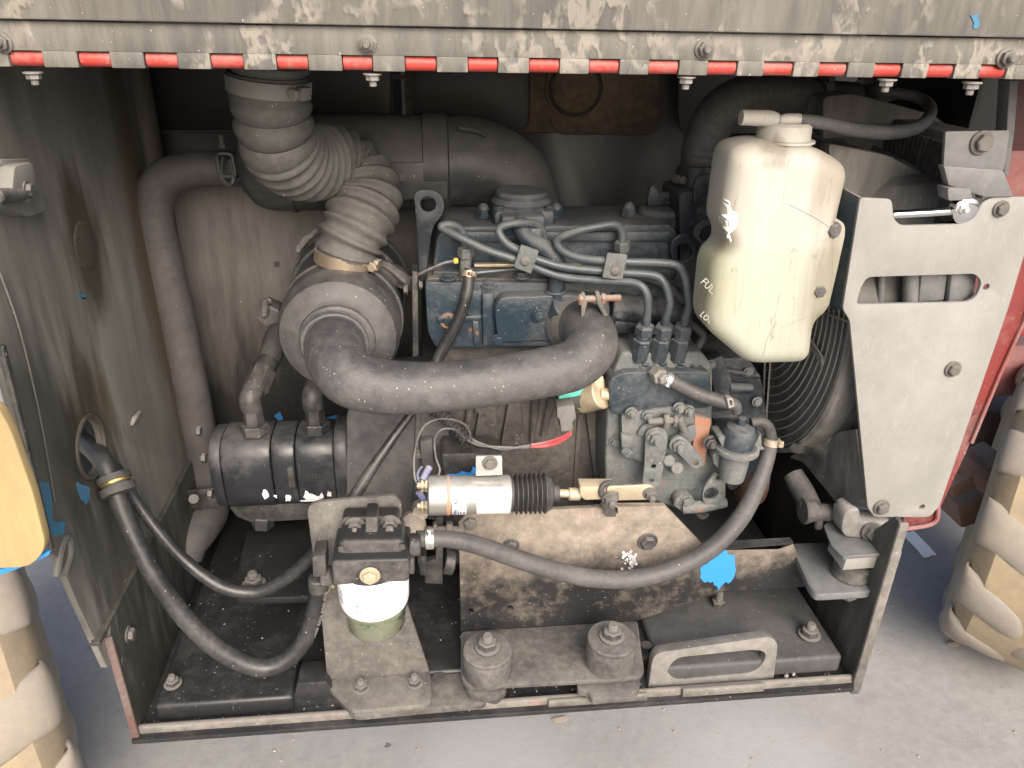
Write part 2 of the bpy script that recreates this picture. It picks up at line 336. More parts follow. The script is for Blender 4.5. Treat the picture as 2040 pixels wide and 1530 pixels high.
M['clay'] = mat('pale_clay', (.5, .43, .33), (.36, .31, .25), .5, 30, .9, bump=.5)
M['bowl'] = mat('green_glass_bowl', (.13, .145, .095), (.28, .28, .21), .40, 16, .16, up=0, bump=.04, second=((.03, .06, .04), .52, 22))
# translucent coolant bottle: yellowed plastic with a green tint where the coolant stands
def bottle_mat():
    m = mat('yellowed_bottle_plastic', (.44, .435, .40), (.27, .245, .20), .40, 8, .34, up=.05, bump=.14, streak=1, soft=.24, speck=.2, ridge=((.20, .17, .12), 45, .012, .12, .55, -.3), spots=[(*PY(1535, 305, .80), .022, 1.2, (.16, .14, .11), .75), (*PY(1650, 350, .80), .03, .5, (.22, .19, .15), .7), (*PY(1640, 560, .80), .035, .4, (.20, .17, .13), .75), (*PY(1430, 560, .81), .03, .3, (.33, .30, .2), .6), (*PY(1590, 500, .80), .012, .12, (.24, .2, .16), .7)])
    N = m.node_tree.nodes; L = m.node_tree.links; bs = N['Principled BSDF']; src = bs.inputs['Base Color'].links[0].from_socket
    g = N.new('ShaderNodeNewGeometry'); s = N.new('ShaderNodeSeparateXYZ'); L.new(g.outputs['Position'], s.inputs[0])
    mr = N.new('ShaderNodeMapRange'); L.new(s.outputs[2], mr.inputs[0]); zl = PY(1500, 490, .80).z
    mr.inputs[1].default_value = zl+.004; mr.inputs[2].default_value = zl-.004; mr.inputs[3].default_value = 0; mr.inputs[4].default_value = .42
    mx = N.new('ShaderNodeMix'); mx.data_type = 'RGBA'; mx.blend_type = 'MULTIPLY'; L.new(mr.outputs[0], mx.inputs[0]); L.new(src, mx.inputs[6]); mx.inputs[7].default_value = (.78, .92, .74, 1)
    L.new(mx.outputs[2], bs.inputs['Base Color']); bs.inputs['Subsurface Weight'].default_value = .25; bs.inputs['Subsurface Radius'].default_value = (.02, .018, .012); bs.inputs['Subsurface Scale'].default_value = 1
    return m
M['bottle'] = bottle_mat()

# ---------------------------------------------------------------- fasteners (shared unit meshes)
_unit = {}
def unit(kind, m):
    k = (kind, m.name)
    if k in _unit: return _unit[k]
    O = Vector((0, 0, 0)); b = []
    if kind == 'nut':      # washer, hex nut, threaded stub
        b = [lathe(O, UP, [(0, 1.45), (.22, 1.45), (.26, 1.38)], 20), lathe(O, UP, [(.2, 1.04), (.28, 1.1), (1.0, 1.1), (1.1, .92)], hexa=True),
             lathe(O, UP, [(.9, .55), (1.15, .6)] + [(1.15+.09*i, .6 if i % 2 else .53) for i in range(9)] + [(1.95, .45)], 14)]
    elif kind == 'hex':    # washer and hex head
        b = [lathe(O, UP, [(0, 1.5), (.2, 1.5), (.25, 1.42)], 20), lathe(O, UP, [(.2, 1.0), (.26, 1.1), (.85, 1.1), (.98, .95), (1.0, .5)], hexa=True)]
    elif kind == 'head':   # plain hex head
        b = [lathe(O, UP, [(0, 1.1), (.75, 1.1), (.92, .93), (.95, .4)], hexa=True)]
    elif kind == 'acorn':
        b = [lathe(O, UP, [(0, 1.25), (.2, 1.25)], 20), lathe(O, UP, [(.2, 1.08), (1.3, 1.08)], hexa=True), lathe(O, UP, [(1.2, .95), (1.5, .9), (1.9, .68), (2.15, .35), (2.2, .05)], 18)]
    elif kind == 'stud':   # long thread with nut
        b = [lathe(O, UP, [(0, 1.0), (.8, 1.0), (.9, .9)], hexa=True), lathe(O, UP, [(.8, .55)] + [(.9+.14*i, .58 if i % 2 else .48) for i in range(13)] + [(2.8, .4)], 14)]
    elif kind == 'screw':
        b = [lathe(O, UP, [(0, 1.1), (.25, 1.1), (.5, .8), (.6, .3)], 20), box(Vector((0, 0, .58)), (1.3, .2, .12), bev=0), box(Vector((0, 0, .58)), (.2, 1.3, .118), bev=0)]
    elif kind == 'boss':   # hollow round boss
        b = [lathe(O, UP, [(0, 1.15), (1.2, 1.0), (1.35, .95), (1.35, .6), (.6, .58), (.59, .05)], 20)]
    o = part('fastener', b, m); me = o.data
    for v in me.vertices: v.co += o.location      # back to the unit origin
    bpy.data.objects.remove(o); _unit[k] = me; return me
def bolt(parent, u, v, Y, rpx, ax=FR, kind='nut', m=None, name='bolt', P=None, spin=None):
    m = m or M['bolt']; p = P or PY(u, v, Y); o = bpy.data.objects.new(name, unit(kind, m)); C.objects.link(o); r = rpx*SP(p)/1.25
    o.rotation_mode = 'QUATERNION'; q = ax.to_track_quat('Z', 'Y'); q = q @ Matrix.Rotation(random.random()*3 if spin is None else spin, 3, 'Z').to_quaternion()
    o.rotation_quaternion = q; o.scale = (r, r, r)
    if parent: o.parent = parent; o.location = p-base_of(parent)
    else: o.location = p
    return o
def clamp(parent, c, ax, r, wd, toward, m=None, name='hose_clamp'):
    """worm-drive clamp: band, housing and screw"""
    m = m or M['zinc']; ax = ax.normalized(); t = (toward-ax*toward.dot(ax)).normalized(); s = ax.cross(t)
    band = lathe(c-ax*wd/2, ax, [(0, r), (0, r+.0012), (wd, r+.0012), (wd, r)], 30)
    ribs = [box(c+t*(r*math.cos(a)+.0013*math.cos(a))+s*(r+.0013)*math.sin(a), (wd*.75, .0011, .0011), rot=Matrix((ax, s*math.cos(a)-t*math.sin(a), t*math.cos(a)+s*math.sin(a))).transposed(), bev=0) for a in [.12*k-.1 for k in range(-8, 0)]]
    o = part(name, [band]+ribs, m, parent)
    h = c+t*(r+wd*.3)
    part('clamp_screw', [box(h, (wd*.8, wd*.9, wd*.6), rot=Matrix((ax, s, t)).transposed(), bev=.0008), cyl(h-s*wd*.4, h+s*wd*.85, wd*.3, seg=14), cyl(h+s*wd*.8, h+s*wd*1.1, wd*.42, hexa=True)], m, o)
    return o
def text_bm(txt, size):
    cu = bpy.data.curves.new('lettering', 'FONT'); cu.body = txt; cu.size = size; cu.align_x = 'CENTER'; cu.align_y = 'CENTER'; cu.extrude = .0002; cu.resolution_u = 2
    ob = bpy.data.objects.new('lettering', cu); C.objects.link(ob); dg = bpy.context.evaluated_depsgraph_get()
    me = bpy.data.meshes.new_from_object(ob.evaluated_get(dg)); bpy.data.objects.remove(ob); bm = bmesh.new(); bm.from_mesh(me); bpy.data.meshes.remove(me); return bm
def patch(name, pts, f, k, nv, m, parent, th=.0006):
    """thin chip of bare paint lying on a surface"""
    P = px3(pts, f, k); return part(name, prism([p+nv*.0002 for p in P], nv, th), m, parent, smooth=False)
def ragged(pts, amp, n=4):
    out = []; N = len(pts)
    for i in range(N):
        a, b = Vector(pts[i]), Vector(pts[(i+1) % N])
        for k in range(n): out.append(a.lerp(b, k/n)+Vector((random.uniform(-amp, amp), random.uniform(-amp, amp))))
    return [tuple(p) for p in out]

exec_parts = True
# ================================================================ SETTING
gbm = bmesh.new(); bmesh.ops.create_grid(gbm, x_segments=8, y_segments=8, size=60)
ground = struct(part('ground', gbm, M['ground']))
line = struct(part('painted_line', flat(ragged([(1797, 1064), (1822, 1057), (1866, 1104), (1840, 1110)], 1.5, 3), .004, .003, bev=0), M['linepaint']))
# ================================================================ HOOD
XL, XR, YB, ZF = -.405, .588, 1.26, .70
hy = .722; ze = PY(1000, 146, hy).z; zs = PY(1000, 56, hy).z
hood = thing('hood', 'dusty black steel hood panel with a red hinge above the engine', 'hood', (0.1, hy, ze))
part('upper_panel', [box(Vector((.1, hy-.004, zs+.25)), (2.2, .006, .5), bev=.002), box(Vector((.1, hy+.004, zs+.003)), (2.2, .018, .006), bev=.002)], M['hood'], hood)
rk = .0068; za = ze+rk
part('hinge_leaf', box(Vector((.1, hy+.002, (zs+za+rk*.9)/2-.0005)), (2.2, .005, zs-za-rk*.9-.001), bev=.0003), M['hood'], hood)
red = [(20,88),(157,222),(289,355),(420,486),(551,615),(682,743),(807,870),(932,992),(1054,1115),(1173,1234),(1292,1352),(1409,1468),(1520,1580),(1630,1687),(1740,1795),(1846,1899),(1950,2003)]
rx = []
for a, b in red:
    v = 126+24*(a/2040)**1.5
    rx.append((PY(a, v, hy).x, PY(b, v, hy).x))
ya = hy+.0072
for x0, x1 in rx:
    part('red_hinge_knuckle', lathe(Vector((x0+.0004, ya, za)), RT, [(0, rk-.0012), (.0006, rk-.0006), (x1-x0-.0014, rk-.0006), (x1-x0-.0008, rk-.0012)], 20), M['red'], hood)
ends = [-.42]+[x for p in rx for x in p]+[.72]
for i in range(0, len(ends), 2):
    x0, x1 = ends[i], ends[i+1]; L_ = x1-x0
    part('hinge_knuckle', [lathe(Vector((x0, ya, za)), RT, [(0, rk-.0008), (.0008, rk), (L_-.0008, rk), (L_, rk-.0008)], 20), box(Vector(((x0+x1)/2, hy+.0015, za-.0002)), (L_, .0052, rk*1.86), bev=.0010)], M['hood'], hood)
for u, v in ((5, 86), (731, 88), (1403, 98), (2003, 116)): bolt(hood, u, v, hy-.001, 17, FR, 'nut')
for u, v in ((65, 143), (742, 146), (1368, 152), (1768, 157), (1937, 163)): bolt(hood, u, v, hy+.008, 16, DN, 'nut', M['dullzinc'])
part('ceiling_panel', box(Vector((.1, 1.13, 1.66)), (2.2, .8, .006)), M['back'], hood)
patch('paint_patch', ragged([(1934, 32), (1948, 28), (1950, 52), (1940, 56)], 3, 3), PY, hy-.0071, FR, M['bluedull'], hood)

# ================================================================ ENGINE BAY SHELL
bay = thing('engine_bay', 'dark oily steel shell of the engine bay around the engine', 'machine body', (XL, YB, .68))
hc = PX(180, 890, XL); hole = ring(hc, RT, .034, 28)
wallp = [Vector((XL, YB, 1.66)), Vector((XL, .42, 1.66)), Vector((XL, .42, PX(-8, 690, XL).z)), PX(-4, 700, XL), PX(48, 885, XL), PX(98, 1100, XL), PX(118, 1112, XL), PX(150, 1190, XL), PX(214, 1330, XL), Vector((XL, 1.0, .74)), Vector((XL, YB, .74))]
part('side_wall', prism(wallp, LF, .008, [hole], .001), M['wall'], bay)
part('grommet_ring', [tube3(ring(hc+RT*.001, RT, .037, 30)+ring(hc+RT*.001, RT, .037, 30)[:1], .0028, seg=8, res=1)], M['wall'], bay)
part('hole_backing', box(Vector((XL-.16, 1.25, 1.0)), (.006, .5, .4)), M['back'], bay)  # small dark plate added behind the wall hole to keep it black
part('corner_flange', tube3([Vector((XL+.004, 1.205, 1.64)), Vector((XL+.004, 1.205, 1.2)), Vector((XL+.004, 1.205, .88))], .018, seg=16), mat('brown_oily_bend', (.035, .033, .028), (.13, .09, .05), .42, 6, .5, streak=1), bay)
part('wall_seam', box(Vector((XL+.002, .97, PX(395, 876, XL).z-.002)), (.012, .5, .006)), M['trayside'], bay)
# back wall with windows
def win(u0, v1, u1): return rp([(u0, 60), (u1, 60), (u1, v1), (u0, v1)], 34, 5, only=(2, 3))
bw = [Vector((XL-.01, YB, 1.66)), Vector((1.02, YB, 1.66)), Vector((1.02, YB, 1.1)), Vector((.66, YB, .95)), Vector((.62, YB, .68)), Vector((XL-.01, YB, .68))]
wins = [win(268, 262, 780), win(824, 264, 1056), win(1096, 266, 1316), win(1352, 268, 1600), win(1640, 262, 1850)]
part('back_wall', prism(bw, BK, .006, [px3(h, PY, YB) for h in wins], .001), M['back'], bay)
part('dusty_panel', front([(310, 345), (840, 345), (840, 860), (330, 860)], YB-.004, .003, rnd=6, bev=.001), M['backdust_shade'], bay)
patch('square_hole', [(546, 521), (557, 521), (557, 532), (546, 532)], PY, YB-.0045, FR, M['rubber'], bay)
part('rear_panel', box(Vector((.25, 1.72, 1.38)), (2.2, .006, .75)), M['back'], bay)
part('right_wall', box(Vector((.70, 1.12, 1.45)), (.006, .30, .42)), M['back'], bay)
for h in wins: part('window_rim', tube3([p+FR*.001 for p in px3(h, PY, YB)], .0022, seg=6, res=1), mat('maroon_rim', (.05, .02, .02), (.16, .13, .12), .4, 20, .5), bay)
# bolt and oval boss on the wall, latch and paint chips
part('door_latch', [prism(px3(rp([(0, 318), (62, 316), (70, 360), (96, 395), (92, 420), (60, 432), (30, 420), (0, 412)], 8), PX, XL+.02), LF, .02, bev=.004), prism(px3(rp([(30, 330), (66, 322), (78, 375), (60, 405), (22, 400)], 8), PX, XL+.034), LF, .014, bev=.004)], M['wall'], bay)
part('latch_pin', cyl(PX(-10, 392, XL+.03), PX(40, 388, XL+.03), .007), M['boltdark'], bay)
bolt(bay, 0, 0, 0, 15, RT, 'hex', M['boltdark'], P=PX(54, 378, XL+.034))
part('oil_stain', lathe(PX(170, 488, XL+.0005), RT, [(-.002, .030), (.0015, .028), (.003, .018), (.0035, .005)], 24), mat('oily_dirt', (.05, .043, .03), (.10, .075, .045), .5, 60, .9, bump=1), bay)
for pts in ([(66, 958), (96, 962), (106, 1036), (131, 1040), (128, 1064), (108, 1068), (90, 1040)], [(154, 962), (182, 974), (170, 1005), (158, 992)], [(156, 587), (172, 590), (174, 596), (158, 594)]):
    patch('paint_patch', ragged(pts, 3, 3), PX, XL, RT, M['bluedull'], bay)
part('weld_slag', tube3([PX(262, 848, XL+.002), PX(268, 834, XL+.004), PX(279, 820, XL+.003)], [.002, .004, .002], seg=8), M['wall'], bay)
part('cut_out_rim', tube3([PX(112, 1150, XL), PX(122, 1095, XL), PX(135, 1070, XL), PX(140, 1100, XL), PX(128, 1145, XL)], .004, seg=8), M['wall'], bay)
part('wall_edge_bead', tube3([PX(0, 545, XL+.003), PX(40, 660, XL+.003), PX(80, 830, XL+.003), PX(110, 1000, XL+.003)], .0010, seg=8), M['wall'], bay)

# tank behind the windows
tank = thing('hydraulic_tank', 'brown dusty tank with a round cap seen through the back wall windows', 'tank', (.2, 1.45, 1.2))
part('tank_body', box(Vector(((PY(800, 200, 1.395).x+PY(1335, 200, 1.395).x)/2, 1.52, 1.42)), (PY(1335, 200, 1.395).x-PY(800, 200, 1.395).x, .25, .5), bev=.02), M['tank'], tank)
pc = PY(1145, 175, 1.39)
part('tank_cap', [lathe(pc, FR, [(-.01, .052), (.006, .052), (.009, .046), (.009, .040), (.004, .038), (.004, .002)], 32)], M['tank'], tank)
part('cap_rim', tube3(ring(pc+FR*.009, FR, .044, 36)+ring(pc+FR*.009, FR, .044, 36)[:1], .0035, seg=8, res=1), M['muffler'], tank)
part('tank_rib', box(PY(950, 155, 1.393), (.30, .008, .006)), M['tank'], tank)

# ================================================================ TRAY
tray = thing('engine_tray', 'black steel swing out tray holding the engine, grit on its floor', 'tray', (.09, .75, .665))
YF = .75
part('base_plate', box(Vector(((XL+XR)/2, 1.0, .682)), (XR-XL, .52, .008)), M['tray'], tray)
part('sill', [box(Vector(((XL+XR)/2, YF+.004, .684)), (XR-XL+.004, .008, .026), bev=.003)], M['sill'], tray)
def raised(x0, x1, y0, y1, z):
    return box(Vector(((x0+x1)/2, (y0+y1)/2, z-.016)), (x1-x0, y1-y0, .032), bev=.006, seg=3)
xa = PZ(300, 1408, .714).x+.003
part('floor_plate', raised(xa, PZ(583, 1385, .714).x, PZ(440, 1398, .714).y, 1.24, .714), M['tray'], tray)
part('floor_plate', raised(PZ(583, 1385, .708).x+.002, PZ(1275, 1230, .71).x, .80, 1.24, .709), M['tray'], tray)
part('floor_plate', raised(PZ(1275, 1230, .72).x+.002, XR-.012, PZ(1560, 1315, .722).y, 1.24, .722), M['greyfloor'], tray)
# side plates
zt = PX(205, 1247, XL).z
lp = [Vector((XL+.001, YF, .671)), Vector((XL+.001, YF-.004, zt-.01)), Vector((XL+.001, YF+.005, zt)), Vector((XL+.001, 1.24, zt)), Vector((XL+.001, 1.24, .671))]
part('side_plate', [prism(lp, RT, .007, bev=.002)], M['trayside'], tray)
part('plate_edge', box(Vector((XL+.0045, YF-.003, (zt+.67)/2-.004)), (.010, .005, zt-.67-.02), bev=.002), mat('red_rusty_edge', (.11, .05, .042), (.2, .17, .14), .5, 18, .7, chip=((.25, .5, .6), .66, 40)), tray)
bolt(tray, 0, 0, 0, 15, RT, 'hex', M['boltdark'], P=Vector((XL+.008, PX(243, 1265, XL).y, PX(243, 1265, XL).z)))
part('slot', prism(ring(PX(246, 1315, XL+.009), RT, .007, 14), RT, .001, bev=0), M['rubber'], tray)
zr = PX(1797, 1046, XR).z
rpl = [Vector((XR, YF, .671)), Vector((XR, YF, zr)), Vector((XR, YF+.012, zr)), Vector((XR, YF+.05, zr-.055)), Vector((XR, 1.24, zr-.055)), Vector((XR, 1.24, .671))]
part('side_plate', prism(rpl, RT, .007, bev=.002), M['trayside'], tray)
part('plate_edge', [box(Vector((XR+.005, YF-.003, (zr+.67)/2+.01)), (.013, .006, zr-.67-.02), bev=.002), box(Vector((XR+.008, YF+.002, .665+.13)), (.014, .012, .26), bev=.003)], M['sill'], tray)
# pull handle
part('handle', front([(1290, 1380), (1300, 1312), (1312, 1300), (1535, 1268), (1550, 1282), (1540, 1362)], .765, .014, holes=[rp([(1326, 1336), (1348, 1310), (1500, 1294), (1526, 1298), (1524, 1318), (1500, 1340), (1343, 1354)], 14)], rnd=14, bev=.002, only=(1, 2, 3, 4)), M['handle'], tray)
# front plates and catch
part('lower_foot', flat([(655, 1375), (705, 1424), (968, 1400), (972, 1378), (900, 1318), (860, 1330)], .703, .012, rnd=14), M['mount'], tray)
part('catch_box', [front([(582, 1396), (592, 1362), (650, 1358), (705, 1424), (690, 1428), (586, 1432)], .775, .04, bev=.003)], M['tray'], tray)
part('sill_strip', [box(Vector((PY(1190, 1395, YF).x, YF-.003, .692)), (.14, .006, .012), bev=.002), box(Vector((PY(1440, 1368, YF).x, YF-.003, .694)), (.12, .006, .014), bev=.002)], M['sill'], tray)
for u, v, z, r in ((345, 1363, .716, 15), (620, 1368, .70, 17), (1430, 1205, .724, 16), (1612, 1265, .724, 19)): bolt(tray, 0, 0, 0, r, UP, 'nut' if u != 1430 else 'stud', M['boltdark'], P=PZ(u, v, z))
part('dark_hole', prism(ring(PZ(874, 1350, .7092), UP, .009, 18), UP, .0006, bev=0), M['rubber'], tray)
part('dark_hole', prism(ring(PZ(1288, 1285, .7225), UP, .008, 18), UP, .0006, bev=0), M['rubber'], tray)
patch('paint_patch', [(1010, 1418), (1135, 1404), (1135, 1407), (1010, 1421)], PY, YF-.0003, FR, M['blue'], tray)
# raised bolt plate at the back left
part('bolt_plate', flat([(492, 1058), (618, 1034), (640, 1188), (470, 1192), (462, 1182)], .775, .012, rnd=8), M['tray'], tray)
part('plate_post', cyl(PZ(540, 1185, .713)+BK*.05, PZ(540, 1185, .713)+BK*.05+UP*.06, .03), M['rubber'], tray)
bolt(tray, 0, 0, 0, 20, UP, 'nut', M['boltdark'], P=PZ(506, 1165, .776))
# grit in the tray
gb = []
for i in range(420):
    x = random.uniform(XL+.02, XR-.02); y = random.choice((random.uniform(.762, .785), random.uniform(.76, 1.1))); s = random.choice((.0006, .0008, .001, .0016))
    gb.append(box(Vector((x, y, .6865+(.0285 if y > .80 else 0))), (s*random.uniform(.7, 1.8), s, s*.8), rot=Matrix.Rotation(random.random()*3, 3, 'Z'), bev=0))
g_ = part('grit', gb, M['clay'], tray, smooth=False); g_['kind'] = 'stuff'
for u, v in ((1566, 1350), (1580, 1345), (1503, 1273)): part('gravel', [box(PZ(u, v, .69)+UP*.003, (.007, .005, .005), rot=Matrix.Rotation(random.random()*3, 3, 'Z'), bev=.0018)], M['clay'], tray)

# ================================================================ MUFFLER AND EXHAUST
muf = thing('muffler', 'black horizontal muffler drum bolted high on the back wall', 'muffler', PY(690, 420, 1.13))
a0, a1 = PY(478, 332, 1.13), PY(915, 325, 1.13); ax = RT; rm = 92*S(700, 330, 1.13)
La = (a1-a0).x
part('drum', lathe(Vector((a0.x, 1.13, a1.z)), RT, [(0, rm*.28), (.006, rm*.62), (.02, rm*.87), (.034, rm*.97), (.045, rm), (.067, rm), (.069, rm*1.035), (.075, rm*1.035), (.077, rm), (La-.05, rm), (La-.049, rm*1.0)], 44), M['muffler'], muf)
part('end_band', lathe(Vector((a1.x-.052, 1.13, a1.z)), RT, [(0, rm*.99), (.001, rm*1.05), (.034, rm*1.05), (.036, rm*.98)], 44), M['muffler'], muf)
part('elbow', tube3([Vector((a1.x-.03, 1.13, a1.z)), Vector((a1.x+.02, 1.13, a1.z)), Vector((a1.x+.075, 1.13, a1.z-.025)), Vector((a1.x+.105, 1.12, a1.z-.085)), Vector((a1.x+.11, 1.11, a1.z-.15))], [rm*.97, rm*.97, rm*.9, rm*.72, rm*.62], seg=32), M['muffler'], muf)
part('seam_weld', tube3([PY(912, 255, 1.075), PY(948, 262, 1.08), PY(968, 270, 1.085)], .0035, seg=8), M['muffler'], muf)
part('label_plate', [box(Vector((PY(825, 350, 1.06).x, 1.13-rm*1.0, a1.z-.012)), (.09, .004, .05), bev=.001)], M['muffler'], muf)
bolt(muf, 801, 352, 1.065, 14, FR, 'nut', M['boltdark']); bolt(muf, 824, 352, 1.063, 5, FR, 'screw')
exh = thing('exhaust_pipe', 'sooty bent exhaust pipe running down the left back corner', 'pipe', PY(420, 1000, 1.15))
part('pipe', tube([(490, 338, 1.15), (440, 336, 1.15), (380, 338, 1.15), (325, 360, 1.15), (306, 415, 1.15), (325, 520, 1.15), (352, 640, 1.15), (382, 790, 1.15), (408, 930, 1.15), (420, 990, 1.14)], [33, 34, 35, 37, 37, 37, 36, 35, 34, 34], seg=24), M['exhaust'], exh)
part('tail_pipe', tube([(420, 980, 1.14), (418, 1020, 1.12), (398, 1055, 1.08), (378, 1085, 1.05), (372, 1112, 1.04)], [34, 36, 36, 33, 30], seg=20), M['exhaust'], exh)
part('hanger', [tube3([PY(442, 312, 1.11), PY(440, 350, 1.10), PY(452, 366, 1.10), PY(464, 360, 1.10), PY(462, 318, 1.11)], .004, seg=8), tube3(rp([PY(432, 306, 1.10), PY(462, 306, 1.10), PY(470, 352, 1.10), PY(438, 350, 1.10)], .006)+[PY(432, 312, 1.10)], .0028, seg=6, res=2), cyl(PY(468, 358, 1.12), PY(488, 354, 1.12), .004)], M['steel'], exh)
bolt(exh, 443, 294, 1.10, 11, UP, 'stud', M['boltdark'])
part('pipe_bracket', [front([(372, 978), (440, 972), (446, 1010), (375, 1014)], 1.08, .006), cyl(PY(386, 994, 1.078), PY(386, 994, 1.07), .009)], M['steel'], exh)

# ================================================================ CORRUGATED AIR HOSE
ch = thing('corrugated_hose', 'dusty ribbed rubber air hose curving down to the air cleaner', 'hose', PY(690, 510, .97))
def cmod(L, t):
    if t < .07 or t > .93: return 1.0
    ph = L/.0215 if L < .12 else .12/.0215+(L-.12)/.0148
    if L < .12: return 1+.15*(abs(math.sin(math.pi*ph))**.75-.6)
    return 1+.15*((.5+.5*math.cos(2*math.pi*ph))**1.3-.42)
cp = [(536, 60, .895), (536, 150, .90), (542, 225, .905), (556, 285, .92), (597, 322, .96), (655, 322, 1.005), (706, 345, 1.02), (728, 392, 1.0), (714, 442, .975), (694, 486, .965), (685, 522, .965)]
part('hose_body', tube(cp, [76, 76, 75, 74, 72, 69, 68, 68, 66, 60, 54], seg=40, res=34, mod=cmod, uneven=.012), M['corr'], ch)
part('hose_collar', tube([(534, 146, .90), (536, 200, .902)], [79, 77], seg=36, res=4), M['corr'], ch)
c0 = PY(535, 168, .90); clamp(ch, c0, PY(536, 220, .902)-c0, 80*SP(c0), .016, Vector((.9, -.6, 0)), M['dullzinc'])
c1 = PY(687, 512, .966); clamp(ch, c1, PY(685, 540, .966)-PY(690, 490, .966), 58*SP(c1), .016, Vector((1, -.3, 0)), M['copper'])

# ================================================================ AIR CLEANER
ac = thing('air_cleaner', 'dusty black round air cleaner canister facing the camera', 'air cleaner', PY(690, 800, 1.0))
f0 = PY(672, 678, .885); r_ = 124*SP(f0); Lc = .225
part('canister', lathe(f0, BK, [(.006, r_*.55), (.0, r_*.60), (.0, r_*.66), (.004, r_*.80), (.012, r_*.93), (.028, r_*.995), (.07, r_), (.072, r_*1.035), (.079, r_*1.035), (.081, r_*1.0), (Lc-.055, r_*1.0), (Lc-.05, r_*1.03)], 56), M['cleaner'], ac)
part('rear_cover', lathe(f0+BK*(Lc-.06), BK, [(0, r_*1.0), (.001, r_*1.05), (.045, r_*1.07), (.048, r_*1.12), (.054, r_*1.12), (.056, r_*1.05), (.08, r_*.9)], 56), M['cleaner'], ac)
part('outlet_ring', [lathe(f0+FR*.001, FR, [(-.004, r_*.62), (.004, r_*.60), (.006, r_*.56), (.006, r_*.5)], 40)], M['cleaner'], ac)
part('inlet_spigot', [tube([(684, 512, .966), (683, 548, .966), (682, 585, .966)], [50, 50, 52], seg=28, res=3), front([(634, 545), (733, 545), (736, 575), (632, 575)], .93, .075, bev=.006)], M['cleaner'], ac)
part('mounting_strap', [tube3([PY(742, 520, .99), PY(775, 532, .99), PY(808, 560, .985), PY(820, 565, .98)], .007, seg=10), front([(736, 512), (800, 540), (828, 560), (822, 582), (790, 572), (730, 530)], .985, .02, rnd=6)], M['steel'], ac)
part('mounting_bar', front([(821, 540), (832, 542), (834, 708), (822, 712)], .965, .035, bev=.001), M['steel'], ac)
part('strap_latch', [front([(516, 612), (528, 606), (556, 618), (560, 640), (530, 650), (515, 640)], .95, .03, rnd=4), cyl(PY(527, 630, .945), PY(527, 596, .945), .005)], M['steel'], ac)
bolt(ac, 533, 603, .95, 10, UP, 'head', M['boltdark']); bolt(ac, 812, 577, .965, 10, LF, 'hex', M['boltdark']); bolt(ac, 835, 568, .96, 9, RT, 'hex', M['boltdark'])
patch('paint_patch', ragged([(588, 496), (600, 477), (613, 466), (630, 455), (632, 460), (617, 474), (606, 490), (594, 503)], 2, 3), PY, 1.085, FR, M['conn'], ac)
part('scuff_mark', [prism(px3(ragged([(634, 600), (650, 598), (664, 601), (664, 605), (648, 606), (634, 604)], 2, 3), PY, f0.y+.0105), FR, .0008, bev=0), prism(px3(ragged([(650, 595), (656, 596), (655, 607), (649, 606)], 1.5, 2), PY, f0.y+.011), FR, .001, bev=0)], M['flake'], ac)
bolt(ac, 743, 690, .885, 7, FR, 'screw', M['boltdark'])

# smooth intake hose
ih = thing('intake_hose', 'thick smooth black rubber hose from air cleaner to engine intake', 'hose', PY(900, 800, .83))
part('hose_body', tube([(668, 668, .905), (667, 690, .872), (672, 722, .838), (705, 757, .815), (780, 772, .812), (880, 770, .815), (990, 758, .822), (1085, 742, .832), (1145, 726, .842), (1176, 692, .862), (1172, 660, .895), (1150, 648, .925), (1125, 646, .945)], [60, 60, 59, 58, 55, 50, 50, 50, 51, 53, 53, 51, 50], seg=40, res=10), M['intake'], ih)
ci = PY(667, 672, .885); part('end_bead', [tube3(ring(PY(667, 684, .875), PY(667, 690, .872)-PY(668, 668, .905), 61*SP(ci), 36)+ring(PY(667, 684, .875), PY(667, 690, .872)-PY(668, 668, .905), 61*SP(ci), 36)[:1], .0035, seg=8, res=1)], M['intake'], ih)
cb = PY(1146, 647, .93); dv = PY(1125, 646, .945)-PY(1165, 655, .91)
part('band_clamp', [lathe(cb-dv.normalized()*.007, dv, [(0, 51*SP(cb)), (0, 54*SP(cb)), (.013, 54*SP(cb)), (.013, 51*SP(cb))], 40), front([(1158, 585), (1165, 583), (1170, 604), (1162, 640), (1150, 655), (1158, 625)], .876, .008, bev=.001), front([(1186, 583), (1194, 581), (1199, 604), (1212, 628), (1204, 632), (1190, 606)], .874, .008, bev=.001)], M['bolt'], ih)
part('clamp_bolt', [cyl(PY(1150, 596, .88), PY(1237, 593, .88), .0042, seg=12), cyl(PY(1152, 596, .88), PY(1161, 596, .88), .0078, hexa=True), cyl(PY(1196, 595, .88), PY(1206, 595, .88), .0075, hexa=True)], M['rust'], ih)
